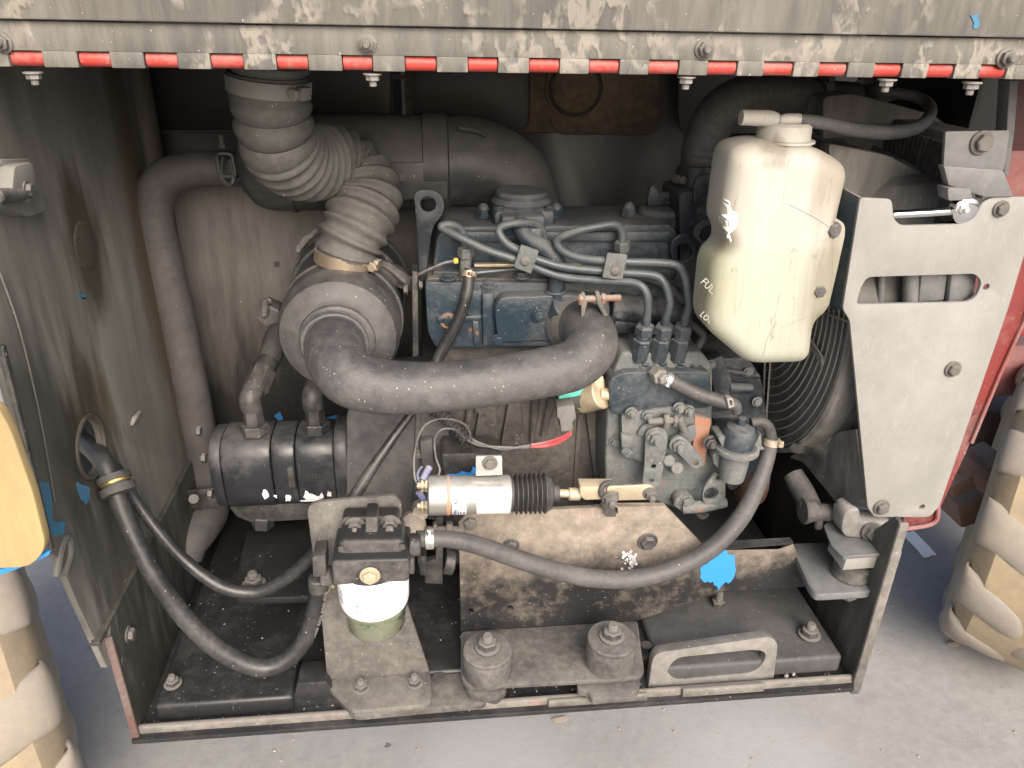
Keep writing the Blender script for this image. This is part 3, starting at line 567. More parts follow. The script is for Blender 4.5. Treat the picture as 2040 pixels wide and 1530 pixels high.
# ================================================================ ENGINE
eng = thing('diesel_engine', 'blue three cylinder diesel engine block in the middle of the bay', 'engine', PY(1100, 1020, 1.0))
vc = part('valve_cover', front([(868, 478), (884, 452), (1340, 448), (1352, 470), (1350, 556), (862, 548)], .985, .115, rnd=18, bev=.012, seg=4), M['engine'], eng)
part('cover_rail', front([(862, 540), (1352, 545), (1352, 560), (860, 556)], .975, .13, bev=.003), M['engine'], eng)
part('side_step', [front([(905, 462), (1335, 462), (1345, 474), (1345, 482), (900, 484)], .978, .01, bev=.003)], M['engine'], eng)
zc = PY(1100, 450, .985).z
for u in (963, 1108, 1252): bolt(eng, 0, 0, 0, 16, UP, 'acorn', M['engine'], name='acorn_nut', P=Vector((PY(u, 425, 1.03).x, 1.03, zc+.001)))
bc = Vector((PY(1037, 420, 1.04).x, 1.035, zc))
br = part('breather_cap', [box(bc+UP*.004, (.082, .085, .03), bev=.008), lathe(bc, UP, [(.015, .040), (.022, .041), (.028, .036), (.032, .036), (.036, .033), (.036, .002)], 32)], M['engine'], eng)
for dx, dy in ((-.033, -.036), (.033, -.036)): bolt(br, 0, 0, 0, 8, UP, 'hex', M['engine'], P=bc+Vector((dx, dy, .018)))
part('breather_neck', [front([(998, 432), (1088, 430), (1088, 470), (1000, 472)], .97, .05, bev=.005), tube([(1036, 440, .985), (1038, 452, .965), (1046, 470, .955), (1062, 482, .95), (1085, 494, .945), (1105, 512, .942), (1112, 540, .942), (1108, 572, .945), (1106, 600, .945)], [18, 18, 17, 17, 17, 17, 17, 17, 17], seg=18), cyl(PY(1107, 578, .945), PY(1107, 612, .945), 22*S(1107, 590, .945))], M['engine'], eng)
fc = Vector((PY(1318, 420, 1.05).x, 1.05, PY(1318, 430, 1.05).z))
part('filler_cap', [lathe(fc, UP, [(-.045, .026), (-.012, .026), (-.01, .033), (.006, .034), (.012, .03), (.014, .01)], 30), front([(1290, 400), (1296, 372), (1306, 368), (1316, 385), (1336, 383), (1338, 408), (1292, 412)], 1.045, .012, bev=.003)], M['engine'], eng)
# head
part('cylinder_head', [front([(846, 562), (1384, 566), (1388, 625), (1215, 640), (1210, 692), (868, 692), (852, 660)], .955, .16, rnd=8, bev=.005, seg=3)], M['engine'], eng)
part('head_ledge', front([(850, 552), (1380, 560), (1382, 578), (848, 576)], .965, .14, bev=.004), M['block'], eng)
part('gasket', front([(945, 527), (1030, 526), (1160, 530), (1160, 535), (945, 532)], .962, .01, bev=.0005), M['yzinc'], eng)
part('injector_deck', front([(930, 534), (1380, 540), (1380, 562), (930, 560)], .968, .03, bev=.002), M['enginedark'], eng)
im = part('intake_manifold', [front([(984, 612), (1000, 592), (1140, 588), (1215, 598), (1215, 672), (992, 684)], .932, .04, rnd=14, bev=.008, seg=3), front([(960, 586), (984, 584), (990, 690), (962, 690)], .945, .02, bev=.003), front([(985, 676), (1215, 664), (1215, 690), (985, 692)], .938, .03, bev=.004), cyl(PY(1120, 640, .955), PY(1148, 610, .935), .034)], M['engine'], eng)
for u, v, Y in ((992, 678, .935), (1073, 628, .928), (892, 638, .954), (1232, 624, .93)): bolt(eng, u, v, Y, 11, FR, 'hex', M['engine'])
part('fuel_rail', [cyl(PY(1215, 612, .945), PY(1370, 628, .945), .020), front([(1225, 640), (1268, 640), (1268, 665), (1225, 664)], .93, .03)], M['enginedark'], eng)
for u, v in ((893, 556), (1040, 552), (1210, 556), (974, 570)): bolt(eng, 0, 0, 0, 14, UP, 'hex', M['engine'], P=PY(u, v, .955))
part('core_plug', [lathe(PY(893, 638, .954), FR, [(0, .011), (.003, .011), (.003, .007), (.001, .006), (.001, .001)], 22)], M['rust'], eng)
part('head_rib', [front([(920, 578), (962, 580), (958, 640), (925, 640)], .951, .01, bev=.003), front([(870, 632), (960, 628), (960, 640), (872, 646)], .95, .01, bev=.003), front([(940, 640), (955, 640), (958, 690), (944, 690)], .95, .01, bev=.003)], M['engine'], eng)
# injectors
for (u0, v0, u1, v1) in ((928, 492, 926, 540), (1240, 480, 1238, 545), (1066, 452, 1066, 520)):
    ij = part('injector', [cyl(PY(u1, v1+18, .965), PY(u0, v0+18, .962), .0075), cyl(PY(u0, v0+20, .96), PY(u0, v0, .958), .0105, hexa=True)], M['enginepale'], eng)
# lifting eyes
def eye(pts, hu, hv, hr, Y): return front(pts, Y, .007, holes=[chole(hu, hv, hr, Y)], rnd=16, bev=.0015)
part('lifting_eye', eye([(824, 380), (862, 378), (884, 392), (885, 425), (862, 450), (846, 560), (836, 560), (832, 470)], 853, 407, 16, .99), M['enginedark'], eng)
part('lifting_eye', eye([(1334, 500), (1340, 474), (1366, 464), (1396, 480), (1400, 510), (1390, 610), (1330, 585), (1350, 545)], 1362, 503, 18, .965), M['enginedark'], eng)
# thermostat housing
part('thermostat_housing', [front([(1352, 385), (1420, 375), (1432, 400), (1428, 560), (1356, 556)], 1.0, .08, rnd=10, bev=.008, seg=3), cyl(PY(1405, 472, 1.02), PY(1408, 465, .98), .019), cyl(PY(1388, 390, 1.04), PY(1392, 330, 1.045), .03), front([(1390, 350), (1420, 345), (1420, 405), (1382, 408), (1382, 370)], .985, .006, rnd=8)], M['enginedark'], eng)
bolt(eng, 1410, 466, .978, 20, FR, 'head', M['enginedark'])
# block
part('block', [front([(872, 690), (1215, 690), (1222, 1030), (880, 1030)], .985, .17, bev=.006), front([(1165, 800), (1215, 800), (1212, 1010), (1190, 1000)], .97, .03)], M['block'], eng)
part('oil_pan', front([(880, 1020), (1222, 1020), (1200, 1120), (900, 1130)], .985, .16, bev=.01), M['block'], eng)
for u0, u1 in ((948, 988), (1003, 1040)):
    part('block_rib', [front([(u0+12, 790), (u1-4, 790), (u1+8, 890), (u0-6, 890)], .972, .02, rnd=10, bev=.005, seg=3)], M['block'], eng)
for a, b in (((1068, 790), (1060, 880)), ((1100, 790), (1082, 868)), ((940, 800), (925, 880))): part('block_rib', tube([(a[0], a[1], .98), (b[0], b[1], .98)], [10, 6], seg=10, res=1), M['block'], eng)
part('freeze_plug', lathe(PY(973, 800, .975), FR, [(0, .022), (.004, .022), (.004, .017), (.001, .016), (.001, .002)], 26), M['block'], eng)
part('block_seam', box(PY(1150, 905, .984), (.008, .006, .14)), M['block'], eng)
# flywheel housing
part('flywheel_housing', [front([(690, 815), (850, 800), (900, 805), (888, 1010), (880, 1040), (690, 1010)], .945, .16, rnd=16, bev=.01, seg=3), front([(828, 820), (838, 820), (832, 1000), (822, 1000)], .94, .01)], M['housing'], eng)
part('housing_boss', [front([(835, 880), (862, 876), (866, 930), (840, 936)], .93, .02, bev=.004)], M['housing'], eng)
bolt(eng, 833, 905, .938, 9, FR, 'hex', M['bolt']); bolt(eng, 905, 893, .95, 9, UP, 'stud', M['enginepale'])
part('mount_ear', [front([(880, 905), (948, 903), (948, 945), (885, 952)], .895, .04, bev=.002), front([(884, 900), (985, 906), (1000, 912), (880, 914)], .90, .05, bev=.001)], M['steel'], eng)
patch('paint_patch', ragged([(958, 908), (998, 906), (998, 912), (958, 914)], 1, 2), PY, .8945, FR, M['blue'], eng)
patch('paint_patch', ragged([(890, 946), (915, 942), (922, 938), (938, 942), (941, 930), (948, 931), (948, 950), (890, 953)], 1.5, 3), PY, .8945, FR, M['blue'], eng)
# ---- timing cover / pump case (front right of the engine)
pc_ = part('injection_pump', [front([(1212, 768), (1238, 702), (1400, 702), (1420, 730), (1420, 850), (1448, 950), (1446, 1004), (1376, 1024), (1300, 998), (1206, 985), (1206, 900)], .90, .10, rnd=10, bev=.005, seg=3)], M['enginepale'], eng)
part('pump_shoulder', front([(1214, 756), (1245, 742), (1415, 740), (1418, 812), (1235, 826), (1216, 822)], .886, .085, rnd=10, bev=.006, seg=3), M['engine'], eng)
part('side_plate', front([(1238, 826), (1378, 806), (1384, 838), (1376, 900), (1336, 945), (1240, 905)], .882, .02, rnd=8, bev=.003), M['enginepale'], eng)
part('rust_strip', front([(1384, 828), (1418, 836), (1404, 930), (1378, 928)], .884, .02, bev=.002), mat('rusty_paint', (.29, .125, .07), (.31, .27, .235), .38, 24, .75, second=((.09, .14, .15), .52, 18)), eng)
part('gear_case', [front([(1400, 716), (1492, 712), (1520, 762), (1530, 840), (1518, 930), (1455, 985), (1420, 900)], .935, .09, rnd=18, bev=.006, seg=3), front([(1408, 722), (1440, 708), (1458, 760), (1450, 800), (1430, 800)], .92, .02, rnd=6, bev=.004), tube([(1452, 772, .925), (1496, 774, .925)], 11, seg=14, res=1), front([(1420, 832), (1470, 828), (1472, 836), (1424, 842)], .918, .02)], M['enginedark'], eng)
part('gear_case_rib', front([(1440, 735), (1516, 748), (1516, 756), (1440, 745)], .925, .015, bev=.002), M['enginedark'], eng)
part('front_pulley', lathe(PY(1478, 930, 1.02), RT, [(-.004, .055), (0, .062), (.006, .062), (.01, .055), (.014, .062), (.02, .062), (.022, .03)], 36), M['rust'], eng)
for u, v, k in ((1263, 742, 'boss'), (1382, 722, 'boss'), (1386, 748, 'boss'), (1283, 712, 'hex'), (1318, 711, 'hex'), (1354, 710, 'hex')): bolt(eng, u, v+14, .905, 15 if k == 'boss' else 12, Vector((.1, -.45, 1)).normalized(), k, M['engine'], name='pump_boss' if k == 'boss' else 'bolt')
# delivery valves, two stacked hexagons each
for (u0, u1) in ((1275, 1288), (1313, 1327), (1351, 1365)):
    a, b, c = PY(u0-3, 716, .905), PY((u0+u1)/2+1, 668, .895), PY(u1, 636, .89)
    d = (c-a).normalized(); s = SP(b)
    part('delivery_valve', [cyl(a, b-d*.003, 19.5*s, hexa=True, bev=.003), cyl(a+(b-a)*.9, b+d*.002, 16*s), cyl(b, c-d*.008, 19.5*s, hexa=True, bev=.003), cyl(c-d*.009, c+d*.004, 9*s, seg=14)], M['engine'], eng)
lines = [[(1288, 636, .888), (1291, 612, .885), (1290, 590, .885), (1280, 572, .888), (1255, 562, .895), (1180, 558, .91), (1120, 551, .92), (1080, 538, .925), (1030, 518, .925), (970, 498, .93), (915, 472, .94), (885, 456, .95), (880, 450, .952), (900, 448, .955), (918, 458, .96), (925, 480, .96), (926, 494, .96)],
         [(1327, 634, .888), (1334, 610, .885), (1333, 590, .886), (1322, 562, .89), (1300, 548, .895), (1225, 542, .905), (1130, 533, .915), (1080, 520, .92), (1045, 505, .925), (1010, 485, .93), (994, 462, .935), (1003, 450, .94), (1035, 444, .945), (1066, 446, .955), (1080, 460, .96), (1084, 474, .962)],
         [(1365, 634, .888), (1372, 612, .885), (1371, 590, .886), (1364, 550, .89), (1350, 530, .892), (1320, 524, .895), (1240, 521, .90), (1170, 516, .91), (1130, 505, .92), (1110, 488, .93), (1115, 474, .94), (1150, 460, .95), (1200, 450, .955), (1225, 448, .958), (1238, 460, .96), (1240, 486, .96)]]
for l in lines: part('injection_line', tube(l, 8.2, seg=12, res=8), M['line'], eng)
for pts, su, sv, Y in (([(1038, 488), (1074, 500), (1058, 546), (1024, 532)], 1046, 520, .913), ([(1210, 505), (1250, 507), (1240, 558), (1200, 553)], 1226, 540, .893)):
    lc = part('line_clamp', [front(pts, Y, .005, rnd=3, bev=.001), front(pts, Y+.02, .004, rnd=3, bev=.001)], M['enginepale'], eng)
    bolt(lc, su, sv, Y, 11, FR, 'screw', M['bolt'], name='screw')
# levers and stop plate
part('stop_sector', [front([(1268, 868), (1280, 848), (1310, 838), (1312, 862), (1295, 868)], .876, .005, rnd=6), front([(1350, 862), (1385, 845), (1388, 868), (1375, 885)], .876, .005, rnd=6)], M['enginepale'], eng)
lv = part('throttle_lever', front([(1286, 858), (1322, 850), (1332, 868), (1322, 930), (1314, 975), (1278, 972), (1284, 925)], .868, .005, holes=[chole(1302, 930, 5.5, .868, 12), chole(1298, 958, 5, .868, 12)], rnd=14), M['enginepale'], eng)
lv2 = part('stop_lever', front([(1330, 880), (1352, 866), (1366, 874), (1404, 918), (1396, 934), (1380, 934)], .866, .005, holes=[chole(1387, 924, 5.5, .866, 12)], rnd=12), M['enginepale'], eng)
for p_, u, v, Y in ((lv, 1305, 872, .867), (lv2, 1350, 884, .865)): bolt(p_, u, v, Y, 15, FR, 'nut', M['enginepale'])
for u, v in ((1257, 822), (1352, 812), (1371, 818), (1247, 898), (1290, 828), (1252, 905)): bolt(eng, u, v, .879, 11, FR, 'nut' if v < 890 else 'screw', M['enginepale'])
part('adjusting_screw', [cyl(PY(1290, 840, .868), PY(1362, 836, .868), .005, seg=12), cyl(PY(1320, 838, .868), PY(1332, 838, .868), .011, hexa=True), cyl(PY(1340, 838, .868), PY(1348, 838, .868), .009, hexa=True), cyl(PY(1352, 832, .866), PY(1364, 862, .866), .005, seg=10)], M['bolt'], eng)
for g in (cyl(PY(1330, 915, .885), PY(1333, 918, .865), .008), cyl(PY(1348, 932, .885), PY(1349, 933, .862), .0085), front([(1238, 868), (1262, 870), (1262, 895), (1238, 892)], .872, .01)): part('governor_boss', g, M['enginepale'], eng)
part('drain_flange', front([(1398, 990), (1404, 968), (1426, 942), (1442, 946), (1446, 962), (1440, 1000), (1424, 1010), (1404, 1008)], .874, .006, holes=[chole(1417, 984, 15, .874), chole(1431, 953, 5, .874, 12)], rnd=10), M['enginepale'], eng)
part('lower_ledge', [tube([(1360, 1010, .885), (1400, 1008, .88), (1444, 1000, .885)], [14, 13, 11], seg=14, res=3), front([(1340, 1006), (1350, 990), (1378, 985), (1388, 1020), (1365, 1024)], .882, .02, rnd=8, bev=.004)], M['enginepale'], eng)
bolt(eng, 1368, 998, .882, 12, FR, 'hex', M['enginepale']); bolt(eng, 1398, 1022, .885, 12, DN, 'hex', M['steel'])
# stop solenoid connector with the teal body
part('stop_solenoid', [front([(1112, 790), (1170, 772), (1172, 806), (1118, 812)], .90, .04, rnd=5, bev=.003)], M['teal'], eng)
part('solenoid_can', [cyl(PY(1158, 792, .92), PY(1200, 782, .90), .022), front([(1160, 770), (1202, 748), (1208, 800), (1158, 806)], .90, .012, rnd=6), cyl(PY(1196, 785, .90), PY(1216, 785, .898), .009)], M['yzinc'], eng)
part('solenoid_rim', front([(1112, 800), (1162, 788), (1172, 800), (1168, 812), (1118, 816)], .897, .03, rnd=4), M['rubber'], eng)

part('sensor_wire', tube([(905, 521, .955), (885, 524, .955), (862, 534, .96), (832, 548, .97), (815, 556, .985)], 3, seg=8), M['blackwire'], eng)
part('wire_tip', cyl(PY(903, 520, .953), PY(913, 519, .953), .004), mat('yellow_tip', (.6, .4, .06), amt=.2), eng)
for u, v, Y, r in ((1416, 726, .918, 9), (1490, 742, .93, 9), (1508, 800, .93, 9), (1436, 955, .90, 10), (1225, 880, .898, 10), (1222, 960, .898, 10), (1300, 985, .898, 9), (1408, 845, .915, 9)): bolt(eng, u, v, Y, r, FR, 'hex', M['enginepale'])
for u in (1000, 1085, 1170, 1260, 1330): bolt(eng, u, 553, .972, 7, FR, 'hex', M['engine'])
part('leak_off_pipe', tube([(935, 545, .95), (985, 540, .955), (1040, 536, .957), (1110, 540, .955), (1180, 538, .955), (1238, 545, .955)], 4, seg=8), M['line'], eng)
part('banjo_bolt', [cyl(PY(1305, 742, .885), PY(1318, 752, .868), .011, hexa=True), cyl(PY(1318, 752, .87), PY(1326, 757, .862), .008, hexa=True)], M['dullzinc'], eng)

# ================================================================ LIFT PUMP
lf = thing('lift_pump', 'round grey fuel lift pump bolted at the right of the engine', 'pump', PY(1470, 940, .86))
z0 = PY(1468, 890, .86)
part('pump_dome', lathe(z0, Vector((0, -.05, 1)), [(-.004, .026), (0, .027), (.003, .026), (.004, .022), (.026, .0215), (.032, .018), (.035, .008), (.036, .006), (.046, .006), (.047, .004)], 28), M['engine'], lf)
part('pump_flange', [lathe(z0+DN*.002, UP, [(-.007, .022), (-.003, .030), (.002, .030), (.004, .026)], 26), front([(1430, 872), (1445, 868), (1456, 892), (1500, 895), (1516, 862), (1518, 888), (1480, 912), (1448, 908)], .855, .03, rnd=5, bev=.002)], M['enginepale'], lf)
part('pump_stem', [lathe(z0+DN*.05, UP, [(0, .017), (.02, .019), (.045, .02)], 18), front([(1420, 905), (1440, 890), (1452, 905), (1452, 932), (1432, 934), (1422, 925)], .868, .025, rnd=5, bev=.003), front([(1478, 896), (1520, 890), (1524, 896), (1495, 902)], .852, .012)], M['enginepale'], lf)
part('outlet_elbow', tube([(1496, 842, .86), (1515, 840, .86), (1530, 850, .86), (1536, 872, .86)], [10, 10, 11, 12], seg=14), M['rubber'], lf)
bolt(lf, 1415, 880, .87, 13, FR, 'nut', M['steel'])

# ================================================================ HOSES
H = {}
def hose(label, pts, r, m='hose', cat='fuel hose', name='fuel_hose', **kw):
    lo = max(pts, key=lambda p: p[1]); t = thing(name, label, cat, PY(*lo), kw.pop('group', None))
    part('hose_body', tube(pts, r, seg=18, res=10), M[m], t); return t
t = hose('long grey fuel hose sagging from lift pump to fuel filter', [(1536, 872, .86), (1530, 905, .855), (1510, 965, .84), (1475, 1032, .825), (1420, 1090, .815), (1350, 1130, .81), (1270, 1152, .806), (1190, 1153, .80), (1110, 1138, .795), (1030, 1113, .79), (950, 1086, .785), (890, 1074, .78), (830, 1074, .775)], [14, 15, 17, 18, 18.5, 18.5, 18.5, 18.5, 18.5, 18.5, 18, 17, 17])
c = PY(1537, 880, .859); clamp(t, c, PY(1530, 905, .855)-PY(1538, 865, .86), .0105, .009, Vector((1, -.6, 0)), M['copper'])
c = PY(856, 1074, .777); clamp(t, c, LF, .0115, .010, Vector((0, -.8, .6)), M['zinc'])
t = hose('dark fuel return hose looping from the engine down the left side', [(936, 535, .955), (930, 585, .945), (912, 640, .94), (880, 700, .935), (850, 760, .92), (822, 818, .90), (785, 870, .88), (740, 935, .86), (700, 1000, .84), (665, 1060, .83), (610, 1120, .83), (555, 1162, .83), (505, 1180, .83), (440, 1168, .83), (370, 1118, .84), (310, 1052, .85), (262, 985, .87), (220, 915, .90), (180, 870, .95)], m='hosedark', r=[11, 12, 12, 12, 10, 8, 9, 11, 13, 14, 14, 14, 13.5, 13, 12, 11, 11, 12, 12])
c = PY(934, 545, .953); clamp(t, c, PY(930, 585, .945)-PY(936, 535, .955), .0085, .008, Vector((.5, -.8, 0)), M['copper'])
t = hose('thick black fuel hose hanging in a loop through the tray', [(130, 840, 1.0), (168, 878, .90), (205, 918, .84), (232, 985, .82), (262, 1060, .805), (310, 1150, .79), (372, 1235, .78), (445, 1300, .775), (520, 1330, .775), (575, 1312, .78), (612, 1262, .79), (630, 1200, .795), (636, 1150, .795)], m='hosedark', r=[20, 20, 19, 18, 18, 18.5, 19, 19, 19, 18.5, 18, 17, 16])
gc = PY(232, 968, .823); gd = PY(232, 985, .82)-PY(215, 940, .835)
part('grommet', lathe(gc-gd.normalized()*.014, gd, [(0, .011), (.0, .019), (.008, .020), (.0085, .016), (.014, .016), (.0145, .021), (.024, .021), (.025, .011)], 26), M['rubber'], t)
part('brass_ring', lathe(gc+gd.normalized()*-.003, gd, [(-.0035, .0165), (-.003, .0175), (0.0, .0175), (.0005, .0165)], 26), M['brass'], t)
c = PY(636, 1165, .795); clamp(t, c, UP, .0112, .010, Vector((.7, -.7, 0)), M['yzinc'])
pr = []
for k in range(26):
    q = k/26; u = 648-26*q*q-5*q; v = 1178+108*q
    if k % 6 == 5: continue
    pr.append(box(PY(u, v, .7835), (.0035, .0006, .0018), rot=Matrix.Rotation(.3*q, 3, 'Y'), bev=0))
part('hose_print', pr, M['conn'], t)
t = hose('short brown fuel hose from injection pump to lift pump', [(1312, 748, .875), (1345, 762, .868), (1385, 782, .864), (1430, 797, .86), (1462, 806, .857), (1468, 822, .857)], [12, 14, 14, 14, 13, 9])
c = PY(1330, 756, .87); clamp(t, c, PY(1385, 782, .864)-PY(1312, 748, .875), .0085, .009, Vector((.2, -1, .3)), M['zinc'], 'spring_clamp')
part('end_clip', front([(1448, 795), (1460, 794), (1464, 810), (1452, 814)], .846, .012, holes=[rp([(1453, 798), (1458, 797), (1460, 808), (1455, 810)], 2)], rnd=2), M['zinc'], t)
t = hose('brown vacuum hose tucked behind the injection lines', [(1250, 546, .93), (1300, 556, .935), (1340, 578, .94), (1365, 610, .945), (1372, 640, .945), (1400, 668, .94), (1382, 700, .935)], [8, 9, 9, 9, 8, 9, 8], cat='hose', name='vacuum_hose')

# ================================================================ COOLANT HOSES AND BOTTLE
rh = thing('radiator_hose', 'thick black ribbed coolant hose arching from engine to radiator', 'hose', PY(1395, 360, 1.05))
part('hose_body', tube([(1396, 385, 1.05), (1396, 330, 1.05), (1406, 275, 1.05), (1436, 222, 1.05), (1490, 190, 1.05), (1560, 188, 1.06), (1625, 196, 1.07), (1700, 200, 1.08)], [40, 40, 42, 43, 41, 38, 36, 34], seg=30, res=20, mod=lambda L, t: 1+.012*math.sin(L*700)), M['hose'], rh)
c = PY(1395, 352, 1.05); clamp(rh, c, UP, .034, .014, Vector((-1, -.35, 0)), M['bolt'])
c = PY(1632, 196, 1.07); clamp(rh, c, RT, .031, .012, Vector((0, -.5, 1)), M['bolt'])
bt = thing('coolant_bottle', 'yellowed translucent coolant bottle with a capped neck', 'bottle', PY(1500, 710, .83))
bo = [(1438, 286), (1500, 272), (1608, 286), (1668, 322), (1644, 425), (1640, 560), (1630, 604), (1600, 626), (1592, 705), (1474, 708), (1389, 636), (1402, 508), (1431, 482), (1430, 455), (1418, 430)]
bb_ = pillow(bo, .785, .08, .022, rnd=26); btree = BVHTree.FromBMesh(bb_); part('bottle_body', bb_, M['bottle'], bt)
for sp_ in ([(1511, 700), (1515, 680), (1520, 662), (1530, 652), (1560, 638), (1596, 622)], [(1412, 500), (1420, 478), (1424, 450)], [(1560, 400), (1610, 425), (1640, 445)]):
    pp, _ = sample([PY(u, v, .80) for u, v in sp_], [1]*len(sp_), 6); qq = []
    for p in pp:
        h = btree.ray_cast(Vector((p.x, .5, p.z)), BK)
        if h[0]: qq.append(h[0]+BK*.0004)
    if len(qq) > 2: part('mould_seam', tube3(qq, .0011, seg=8, res=1), M['bottle'], bt)
part('mounting_ear', front([(1622, 408), (1655, 428), (1684, 446), (1684, 468), (1668, 540), (1650, 616), (1622, 606), (1618, 520)], .792, .006, rnd=10, bev=.002), M['bottle'], bt)
for u, v in ((1658, 458), (1630, 578)): bolt(bt, u, v, .79, 15, FR, 'hex', M['boltdark'])
bz = PY(1558, 283, .825)
part('bottle_cap', [lathe(bz, UP, [(-.012, .030), (.0, .031), (.001, .034), (.003, .034), (.004, .029), (.018, .028), (.021, .025), (.022, .002)], 36)], M['bottle'], bt)
part('cap_spout', [tube([(1476, 234, .815), (1530, 236, .815), (1546, 240, .815)], [15, 16, 14], seg=18, res=3), cyl(PY(1540, 240, .815), PY(1540, 268, .825), .008), tube([(1556, 240, .812), (1562, 239, .81), (1592, 238, .81)], [9, 12, 12], seg=16, res=3), cyl(PY(1568, 242, .812), PY(1568, 268, .825), .009)], M['bottle'], bt)
for txt, u, v, sz in (('FULL', 1413, 572, .0115), ('LOW', 1409, 636, .0095)):
    b = text_bm(txt, sz); p = PY(u, v, .7845)
    for q in b.verts: q.co.z *= 2.5
    bmesh.ops.transform(b, matrix=Matrix.Translation(p) @ Matrix.Rotation(math.radians(90), 4, 'X') @ Matrix.Rotation(math.radians(-42), 4, 'Z'), verts=b.verts[:]); drape(b, btree, .0006); part('raised_lettering', b, M['bottle'], bt, smooth=False)
part('torn_label', drape(prism(px3(ragged([(1451, 405), (1462, 408), (1466, 425), (1474, 428), (1476, 445), (1460, 470), (1456, 492), (1449, 470), (1448, 440), (1458, 430)], 3, 3), PY, .7800), FR, .0008, bev=0), btree, .0004), M['label'], bt, smooth=False)
oh = thing('overflow_hose', 'thin grey overflow hose curling from bottle cap to radiator', 'hose', PY(1700, 265, .86))
part('hose_body', tube([(1588, 238, .81), (1640, 245, .82), (1700, 258, .85), (1770, 264, .87), (1825, 255, .895), (1852, 230, .92), (1848, 206, .95), (1815, 190, .97), (1765, 184, .985)], [11.5, 13, 14, 14, 13, 12, 11.5, 11, 11], seg=16, res=9), M['hose'], oh)
# ================================================================ RADIATOR
ra = thing('radiator', 'radiator with a black fan shroud and flat grey cover plate', 'radiator', PY(1800, 1040, .84))
cpz = [(1714, 394), (1776, 397), (1781, 438), (1796, 450), (1918, 447), (1942, 434), (1957, 404), (1976, 393), (2075, 392), (2010, 610), (1872, 1008), (1852, 1030), (1742, 1030), (1729, 1012), (1693, 637), (1679, 616)]
part('cover_plate', front(cpz, .80, .005, holes=[rp([(1727, 552), (1944, 545), (1957, 562), (1946, 590), (1930, 602), (1705, 607), (1714, 575)], 10), chole(1965, 572, 7, .80, 14), chole(1837, 1010, 6, .80, 14)], rnd=8, bev=.0015), M['grey'], ra)
fl = [PY(1714, 394, .803), PY(1662, 366, .86), PY(1650, 400, .865), PY(1644, 600, .865), PY(1660, 618, .86), PY(1680, 616, .803)]
part('bent_flange', prism(fl, Vector((1, .3, 0)).normalized(), .004, bev=.001), M['flange'], ra)
for u, v in ((1994, 416), (1898, 735), (1756, 1010)): bolt(ra, u, v, .799, 14, FR, 'hex', M['bolt'])
# shroud funnel in the plane of the fan, opening to the left
XS = .535
fcn = Vector((XS, 1.07, 1.17)); 
rad = [(-.005, .205), (-.012, .212), (0, .218), (.03, .225), (.09, .31)]
part('shroud_ring', lathe(Vector((XS-.02, fcn.y, fcn.z)), RT, [(0, .236), (-.004, .241), (.0, .246), (.03, .247), (.034, .238)], 72), M['shroud'], ra)
sh = bmesh.new(); N_ = 64; inner = ring(fcn, RT, .240, N_)
y0, y1, zlo, zhi = .845, 1.25, .922, 1.43
outer = []
for p in inner:
    d = p-fcn; k = min((y1-fcn.y if d.y > 0 else fcn.y-y0)/max(abs(d.y), 1e-6), (zhi-fcn.z if d.z > 0 else fcn.z-zlo)/max(abs(d.z), 1e-6)); q = fcn+d*k; q.z = min(q.z, 1.378); outer.append(Vector((XS+.06, q.y, q.z)))
vi = [sh.verts.new(p) for p in inner]; vo = [sh.verts.new(p) for p in outer]; ve = [sh.verts.new(p+RT*.03) for p in outer]
for k in range(N_):
    j = (k+1) % N_; sh.faces.new((vi[k], vi[j], vo[j], vo[k])); sh.faces.new((vo[k], vo[j], ve[j], ve[k]))
bmesh.ops.recalc_face_normals(sh, faces=sh.faces[:])
part('fan_shroud', sh, M['shroud'], ra)
part('core', box(Vector((XS+.10, (y0+y1)/2, (zlo+zhi)/2)), (.05, y1-y0, zhi-zlo), bev=.003), M['core'], ra)
tb = []
for k in range(46): tb.append(box(Vector((XS+.072, y0+.004+k*(y1-y0-.008)/45, (zlo+zhi)/2)), (.006, .003, zhi-zlo-.02), bev=0))
part('core_fins', tb, M['core'], ra)['kind'] = 'stuff'
# wire guard rings
for k in range(13):
    r = .236-k*.0128; pts = [Vector((XS-.022-.0*k, fcn.y-r*math.cos(a), fcn.z+r*math.sin(a))) for a in [math.radians(-72+8*i) for i in range(20)]]
    part('guard_wire', tube3(pts, .0013, seg=6, res=2), M['wire'], ra)
for a in (-72, 10, 80): part('guard_spoke', tube3([Vector((XS-.0235, fcn.y-.07*math.cos(math.radians(a)), fcn.z+.07*math.sin(math.radians(a)))), Vector((XS-.0235, fcn.y-.24*math.cos(math.radians(a)), fcn.z+.24*math.sin(math.radians(a))))], .0016, seg=6, res=1), M['wire'], ra)
fan = thing('cooling_fan', 'grey plastic fan blades behind the wire guard', 'fan', Vector((XS-.03, fcn.y, fcn.z)))
part('hub', cyl(fcn+LF*.05, fcn+RT*.01, .045), M['shroud'], fan)
for k in range(6):
    a = 2*math.pi*k/6+.35; d = Vector((0, math.cos(a), math.sin(a))); s = RT.cross(d)
    part('blade', prism([fcn+d*.04-s*.02-RT*.02, fcn+d*.04+s*.02+RT*.005, fcn+d*.19+s*.075+RT*.02, fcn+d*.195-s*.05-RT*.03], RT, .003, bev=.001), M['wire'], fan)
